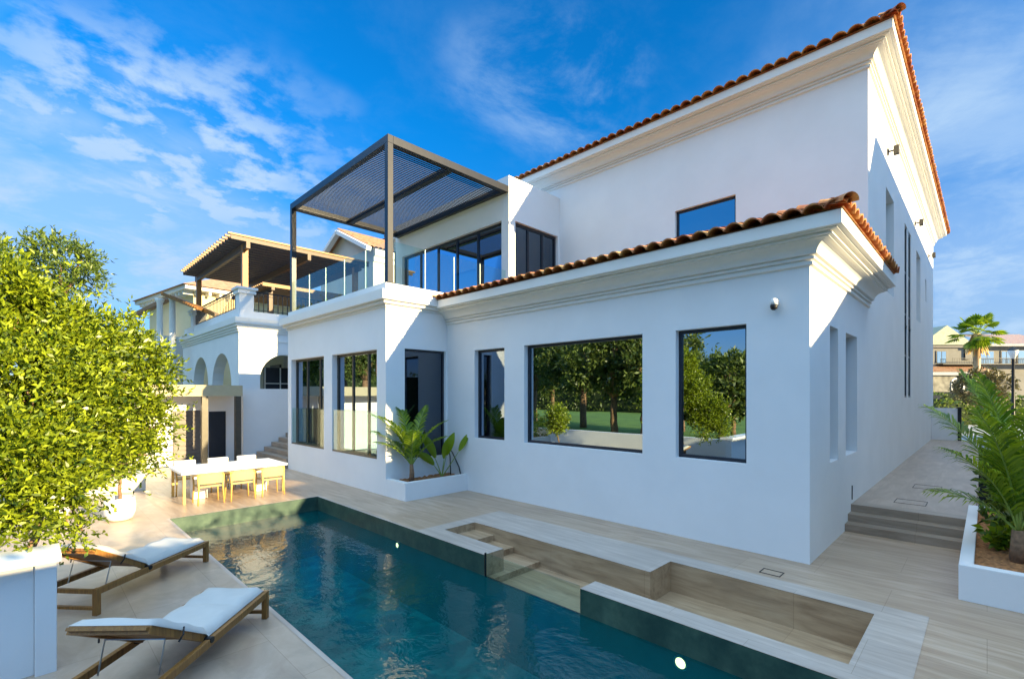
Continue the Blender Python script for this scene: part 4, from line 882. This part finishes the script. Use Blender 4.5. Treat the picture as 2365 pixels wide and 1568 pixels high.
a.add(vs, [(0, 1, 5, 4), (1, 2, 5), (2, 3, 4, 5), (3, 0, 4), (0, 3, 2, 1)]); rf = a.build('roof', TILE2, CH)
# columned loggia with a rafter roof on its left
for x_, yt, yb in ((398, 685, 905), (369, 690, 905)):
    d_ = 27.5; p = at(x_, 800, d_); zt_ = at(x_, yt, d_).z; a = MB(); a.lathe(p.x, p.y, [(.22, 0), (.22, 3.5), (.17, 3.6), (.15, zt_-.25), (.22, zt_-.12), (.24, zt_)], 14); a.build('column', MOULD, CH, smooth=True)
pl_, pr2 = at(340, 715, 29.5), at(470, 700, 25); a = MB()
for k in range(16):
    f_ = k/15; p = at(398, 682, 27.4).lerp(at(480, 715, 25.5), f_); a.bar(p+Vector((-.5, -.1, .0)), p+Vector((1.2, 2.6, .05)), .1, .16)
a.build('rafter', TIMBER, CH); a = MB(); a.bar(at(398, 686, 27.5), at(308, 730, 31), .3, .22); a.build('beam', TIMBER, CH); a = MB(); a.bar(at(398, 686, 27.5), at(500, 728, 25.2), .2, .2); a.build('beam', TIMBER, CH)
a = MB(); lbox(a, 1.5, 7, -3.6, .85, 0, 6.8); a.build('loggia_wall', WHITE2, CH)

# ================================================================== far right background, built facing the street
DF = 55.0; px_ = DF/1109
STREET = stucco('street_shaded_render', (0.20, 0.195, 0.175)); MOULDF = stucco('street_trim', (0.4, 0.39, 0.36)); FB = thing('street_house', 'pale two storey house with tiled porch across the street', 'house', tuple(at(2260, 890, DF).xy)+(0,))  # shade on the unlit facade put into the darker render colour
def fp(x, y, dd=0): return at(x, y, DF)+Fv*dd
def fbox(mb, x0, x1, y0, y1, d0, d1):   # pixel box turned into metres on the facade plane
    c = [at(x, y, DF)+Fv*d for d in (d0, d1) for x, y in ((x0, y1), (x1, y1), (x1, y0), (x0, y0))]
    mb.add(c, [(0,1,2,3),(4,7,6,5),(0,4,5,1),(1,5,6,2),(2,6,7,3),(3,7,4,0)])
a = MB(); fbox(a, 2080, 2420, 797, 960, 0, 8); a.build('wall', STREET, FB)
a = MB(); c = [fp(2120, 797, -.3), fp(2245, 797, -.3), fp(2182, 752, -.3), fp(2120, 797, 8), fp(2245, 797, 8), fp(2182, 752, 8)]; a.add(c, [(0, 1, 2), (3, 5, 4), (0, 2, 5, 3), (1, 4, 5, 2)]); a.build('gable', plain('pale_green_render', (.33, .35, .26), .9), FB)
def fslope(mb, x0, x1, yt, yb, dt, db, stripes):
    for k in range(stripes):
        xa = x0+(x1-x0)*k/stripes; xb = x0+(x1-x0)*(k+.62)/stripes; xc = x0+(x1-x0)*(k+1)/stripes
        mb.quad(fp(xa, yb, db), fp(xb, yb, db), fp(xb, yt, dt), fp(xa, yt, dt)); mb.quad(fp(xb, yb, db+.12), fp(xc, yb, db+.12), fp(xc, yt, dt+.12), fp(xb, yt, dt+.12)); mb.quad(fp(xb, yb, db), fp(xb, yb, db+.12), fp(xb, yt, dt+.12), fp(xb, yt, dt))
a = MB(); fslope(a, 2290, 2440, 762, 795, 4, -.8, 24); a.build('roof', TILE2, FB); a = MB(); fslope(a, 2100, 2258, 843, 860, .0, -2.2, 26); a.build('porch_roof', TILE2, FB)
a = MB(); fbox(a, 2100, 2262, 861, 868, -2.2, 0); fbox(a, 2240, 2440, 796, 801, -.9, 0); a.build('fascia', MOULDF, FB)
a = MB(); fbox(a, 2150, 2240, 799, 803, -.2, .01); fbox(a, 2226, 2238, 799, 830, -.2, .01); a.build('beam', DARKFR, FB)
a = MB(); fbox(a, 2100, 2252, 868, 905, -1.9, -1.5); a.build('porch_wall', plain('stone_wall', (.2, .19, .15), .9, 0, .4, 2), FB)
for x_ in (2163, 2189, 2224):
    a = MB(); n_ = 10; c = fp(x_+9, 885, -1.95); r = .55
    for k in range(n_):
        for A, B_ in (((r, math.pi*k/n_), (r, math.pi*(k+1)/n_)),):
            p = [c+Rv*(rr*math.cos(an))+Vector((0, 0, rr*math.sin(an))) for rr, an in ((r, A[1]), (r, B_[1]), (r*.72, B_[1]), (r*.72, A[1]))]; a.quad(*p)
    for s_ in (-1, 1): p = c+Rv*s_*r*.86; a.bar(p, p-Vector((0, 0, 1.0)), .15, .06, Fv)
    f_ = a.build('arched_window', WHITEP, FB); a = MB(); cc = c+Fv*.03; vs = [cc+Rv*(.42*math.cos(math.pi*k/8))+Vector((0, 0, .42*math.sin(math.pi*k/8))) for k in range(9)]+[cc-Rv*.42-Vector((0, 0, 1)), cc+Rv*.42-Vector((0, 0, 1))]; a.add(vs, [tuple(range(11))]); a.build('pane', DARKFR, f_)
for x0_, x1_, y0_, y1_ in ((2163, 2183, 812, 838), (2262, 2293, 812, 840), (2312, 2332, 812, 840), (2350, 2380, 810, 840)):
    a = MB(); fbox(a, x0_-2, x1_+2, y0_-2, y1_, -.08, .02); f_ = a.build('window', DARKFR, FB); a = MB(); fbox(a, x0_, (x0_+x1_)/2-.8, y0_, y1_, -.1, -.085); fbox(a, (x0_+x1_)/2+.8, x1_, y0_, y1_, -.1, -.085); a.build('pane', GLASSM, f_)
a = MB(); fbox(a, 2184, 2420, 828, 829, -.9, -.85)
for k in range(60): fbox(a, 2184+k*3.9, 2184.5+k*3.9, 829, 841, -.88, -.86)
fbox(a, 2160, 2420, 841, 843, -1.0, 0); a.build('balcony_rail', IRON, FB)
a = MB(); c = fp(2292, 893, -.1); r = 1.9; vs = [c+Rv*(r*math.cos(math.pi*k/14))+Vector((0, 0, r*.6*math.sin(math.pi*k/14))) for k in range(15)]+[c-Rv*r-Vector((0, 0, 2.2)), c+Rv*r-Vector((0, 0, 2.2))]; a.add(vs, [tuple(range(17))]); a.build('archway', plain('recess_shade', (.09, .085, .07), .9), FB)  # flat dark panel, the shade inside the arch put into its colour
fp0 = at(2257, 905, 46); top_ = at(2256, 772, 46)
FP = thing('fan_palm', 'fan palm with a skirt of dead fronds across the street', 'palm', (fp0.x, fp0.y, 0))
a = MB(); a.tube([Vector((fp0.x, fp0.y, 0)), Vector((top_.x, top_.y, top_.z*.5)), top_], [.38, .28, .30], 10); a.build('trunk', wood('palm_trunk', (.25, .15, .07), (.5, .34, .16)), FP, smooth=True)
lf = MB(); st = MB()
for i in range(38):
    az = random.uniform(0, 6.28); el = random.uniform(-.75, 1.35); dvec = Vector((math.cos(az)*math.cos(el), math.sin(az)*math.cos(el), math.sin(el))); L_ = random.uniform(.9, 1.5); hub = top_+dvec*L_; st.tube([top_, hub], .03, 4)
    sd_ = dvec.cross(Vector((0, 0, 1))).normalized(); up = sd_.cross(dvec)
    for k in range(13):
        an = (k-6)/6*1.45; o = (dvec*math.cos(an)+sd_*math.sin(an)).normalized(); l_ = 1.05*(1-.25*abs(an)/1.45); w_ = dvec.cross(up).cross(o); w_ = up.cross(o).normalized()*.09
        lf.add([hub-w_*.3, hub+w_*.3, hub+o*l_*.6+w_-up*.04, hub+o*l_-Vector((0, 0, .25)), hub+o*l_*.6-w_-up*.04], [(0, 1, 2, 3, 4)])
st.build('stalk', STALK, FP); lf.build('frond', PALML, FP)
dr_ = MB()
for i in range(90):
    az = random.uniform(0, 6.28); p = top_+Vector((math.cos(az)*.3, math.sin(az)*.3, random.uniform(-.4, .1))); e = p+Vector((math.cos(az)*random.uniform(.2, .8), math.sin(az)*random.uniform(.2, .8), -random.uniform(.8, 2.0))); w_ = Vector((-math.sin(az), math.cos(az), 0))*.09; dr_.add([p-w_, p+w_, e+w_*.5, e-w_*.5], [(0, 1, 2, 3)])
dr_.build('dead_frond', plain('straw', (.5, .33, .12), .9, 0, .3), FP)
lp = at(2340, 905, 30); zt_ = at(2340, 808, 30).z; SL = thing('street_lamp', 'black street lamp with a white glass head at the right edge', 'street lamp', (lp.x, lp.y, 0))
a = MB(); a.lathe(lp.x, lp.y, [(.16, 0), (.16, .5), (.09, .6), (.07, zt_-.6), (.1, zt_-.55)], 12); a.build('pole', IRON, SL, smooth=True)
a = MB(); a.lathe(lp.x, lp.y, [(.1, zt_-.55), (.24, zt_-.15), (.26, zt_-.05), (.2, zt_), (.1, zt_+.05)], 14); a.build('lantern', WHITEP, SL, smooth=True)
a = MB(); a.lathe(lp.x, lp.y, [(.29, zt_-.02), (.22, zt_+.06), (.05, zt_+.16), (.01, zt_+.22)], 14); a.build('cap', IRON, SL)
def hedge(lb, p0, p1, wd, h, dens=18, L=.16, mat=LEAFD, z0=0.0, nm='hedge'):
    p0 = Vector((*p0, z0)); p1 = Vector((*p1, z0)); t = thing(nm, lb, 'hedge', tuple((p0+p1)/2)); d = p1-p0; Ln = d.length; d.normalize(); s_ = Vector((-d.y, d.x, 0))
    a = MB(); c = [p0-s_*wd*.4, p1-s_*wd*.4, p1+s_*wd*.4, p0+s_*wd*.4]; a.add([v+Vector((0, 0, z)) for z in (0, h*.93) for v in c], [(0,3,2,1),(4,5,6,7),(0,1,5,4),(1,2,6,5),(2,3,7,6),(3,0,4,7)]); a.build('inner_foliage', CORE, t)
    n = int(dens*(Ln*(2*h+wd))); u = RNG.random(n)*Ln; face = RNG.random(n)*(2*h+wd); B = []
    for i in range(n):
        f_ = face[i]; wv_ = .12*math.sin(u[i]*1.3)+.1*math.sin(u[i]*3.1)
        if f_ < h: q = p0+d*u[i]-s_*wd/2+Vector((0, 0, f_))
        elif f_ < h+wd: q = p0+d*u[i]+s_*(f_-h-wd/2)+Vector((0, 0, h+wv_+random.random()*.15))
        else: q = p0+d*u[i]+s_*wd/2+Vector((0, 0, f_-h-wd))
        B.append(tuple(q))
    D = RNG.normal(size=(n, 3))+np.array([0, 0, .6]); leaf_mesh('foliage', B, D, L, L*.5, mat, t); return t
h0 = at(2150, 905, 41); h1 = at(2420, 905, 41); hedge('long dark hedge in front of the street house', h0.xy, h1.xy, 1.2, 2.35, 26, .3)
h0 = at(2155, 905, 33); h1 = at(2215, 905, 33); hedge('dark clipped hedge right beside the rear corner of the villa', h0.xy, h1.xy, 1.0, 1.9, 40, .22)
bS = [(tuple(at(x, y, 38)), r) for x, y, r in ((2262, 893, 1.1), (2300, 890, .9), (2235, 905, .8))]; ps = at(2270, 930, 38)
make_tree('small_tree', 'round brownish tree under the fan palm behind the path', (ps.x, ps.y, 0), bS, .25, .1, 30, .4, 6, foliage('brown_leaf', (.06, .05, .02), (.16, .14, .04), .1), .1)
g0 = MB(); g0.box(31.0, 31.2, 1.0, 1.93, .4, 1.95); tag(g0.build('gate_wall', WHITE), 'short white wall stub closing the far end of the side path', 'wall')
gp = thing('gate_post', 'thin black gate post at the far end of the side path', 'post', (31.0, .93, .4)); a = MB(); a.box(30.95, 31.08, .86, .99, .42, 1.95); a.build('shaft', IRON, gp); a = MB(); a.box(30.92, 31.11, .83, 1.02, 1.95, 1.99); a.build('cap', IRON, gp)
a = MB(); sheet(a, 31.5, 90, -25, 14, .05); structure('road', a, plain('pale_paving', (.42, .42, .43), .8, 0, .1, .3))
a = MB(); a.box(33.5, 33.9, -6, 6, .06, .16); structure('kerb', a, plain('kerb_stone', (.7, .7, .68), .8))
ub = thing('slatted_screen', 'low black slatted screen at the edge of the side path behind the palm', 'screen', (14, -.6, .0))
a = MB()
for k in range(9): a.box(13.35, 13.38, -1.6, .12, .48+k*.115, .57+k*.115)
a.build('slats', IRON, ub); a = MB(); a.box(13.385, 13.45, .05, .12, .0, 1.55); a.box(13.385, 13.45, -1.6, -1.53, .0, 1.55); a.box(13.46, 13.5, -1.6, .12, .0, 1.5); a.build('frame', DARKFR, ub)
# lift-out access covers in the paving
def cover(lb, x, y, z, w_, l_):
    a = MB()
    for q in ((x, x+w_, y, y+.012), (x, x+w_, y+l_-.012, y+l_), (x, x+.012, y, y+l_), (x+w_-.012, x+w_, y, y+l_)): a.box(*q, z-.002, z+.004)
    tag(a.build('access_cover', IRON), lb, 'access cover')
cover('thin dark outline of an access cover near the wing corner', 7.55, 2.1, .002, .22, .28)
cover('access cover outline just above the steps', 12.35, .85, .421, .5, .5); cover('access cover outline farthest along the side path', 14.6, .75, .421, .6, .5)

# ================================================================== behind the camera: seen mirrored in the windows
lw = MB(); lw.box(-2.35, -2.15, -3, 6.1, -.01, .82); lw.box(-2.35, -2.15, 7.1, 18.6, -.01, .82); tag(lw.build('lawn_wall', WHITE), 'low white wall between the deck and the lawn', 'wall')
k = 0
MT = [('broad tree with a thick dark trunk, mirrored right of the middle of the big window', -9.3, 17.0, 7.4, 2.6), ('tree with thin leaning stems mirrored at the right edge of the big window', -8.8, 14.6, 7.0, 2.0),
 ('dark spreading tree mirrored at the centre of the big window', -13.5, 22.5, 8.6, 3.0), ('pale leafy tree mirrored at the left of the big window', -15, 29, 9.0, 3.2), ('low bushy tree on many stems mirrored in the tall window', -9.6, 10.4, 4.4, 1.7),
 ('taller tree behind the bushy one, mirrored at the upper left of the tall window', -15, 15.2, 7.6, 1.9), ('shrubby tree mirrored at the right of the tall window', -12, 10.6, 4.6, 1.8), ('tree mirrored in the narrow window', -14, 34, 8.5, 2.8), ('distant tree mirrored between the trunks in the big window', -26, 36, 8.0, 3.5),
 ('tree mirrored in the bay window nearer the corner', -12, 47, 12.5, 4.2), ('dense tree mirrored in the middle of the bay windows', -14, 56, 13.5, 4.6), ('tree mirrored in the far bay window', -9, 61, 13.0, 4.2), ('farthest tree of the golf lawn, mirrored in the far bay window', -12, 72, 14.0, 4.8)]
for lb, x, y, h, r in MT:
    bl = [((x+random.uniform(-1, 1)*r*.62, y+random.uniform(-1, 1)*r*.62, h*random.uniform(.48, .86)), r*random.uniform(.34, .52)) for _ in range(11)]
    make_tree('lawn_tree', lb, (x, y, 0), bl, .30, .12, 17, .6, 7, LEAFT, .035*h, group='trees on the golf lawn', fork=(x, y, h*.33))
hedge('low far hedge along the edge of the golf lawn', (-45, -10), (-45, 80), 3, 4.5, 3, .5, LEAFT)
hedge('tall dark hedge closing the far end of the golf lawn', (-60, 84), (-4, 84), 3, 7.5, 4, .5, LEAFT)

# ================================================================== right hand neighbour, out of frame, shading the deck
SN = thing('side_neighbour', 'rendered house on the neighbouring plot to the right, out of frame', 'house', (16, -9, 0))
a = MB(); a.box(15.7, 42, -14, -4.0, 0, 10.5); a.build('wall', WHITE2, SN)
a = MB(); pf = [(8.4, 0), (15.69, 0), (15.69, 9.35), (14.7, 9.35), (12.6, 6.3), (11, 5.5), (9.7, 4.95), (8.4, 4.8)]; n_ = len(pf); a.add([(x, -4.0, z) for x, z in pf]+[(x, -12.0, z) for x, z in pf], [tuple(range(n_)), tuple(range(n_, 2*n_))[::-1]]+[(i, i+n_, (i+1) % n_+n_, (i+1) % n_) for i in range(n_)]); a.build('wing', WHITE2, SN)
hedge('tall hedge along the right boundary, out of frame', (-14, -4.2), (8.3, -4.2), 1.2, 3.98, 10, .22, LEAFD)
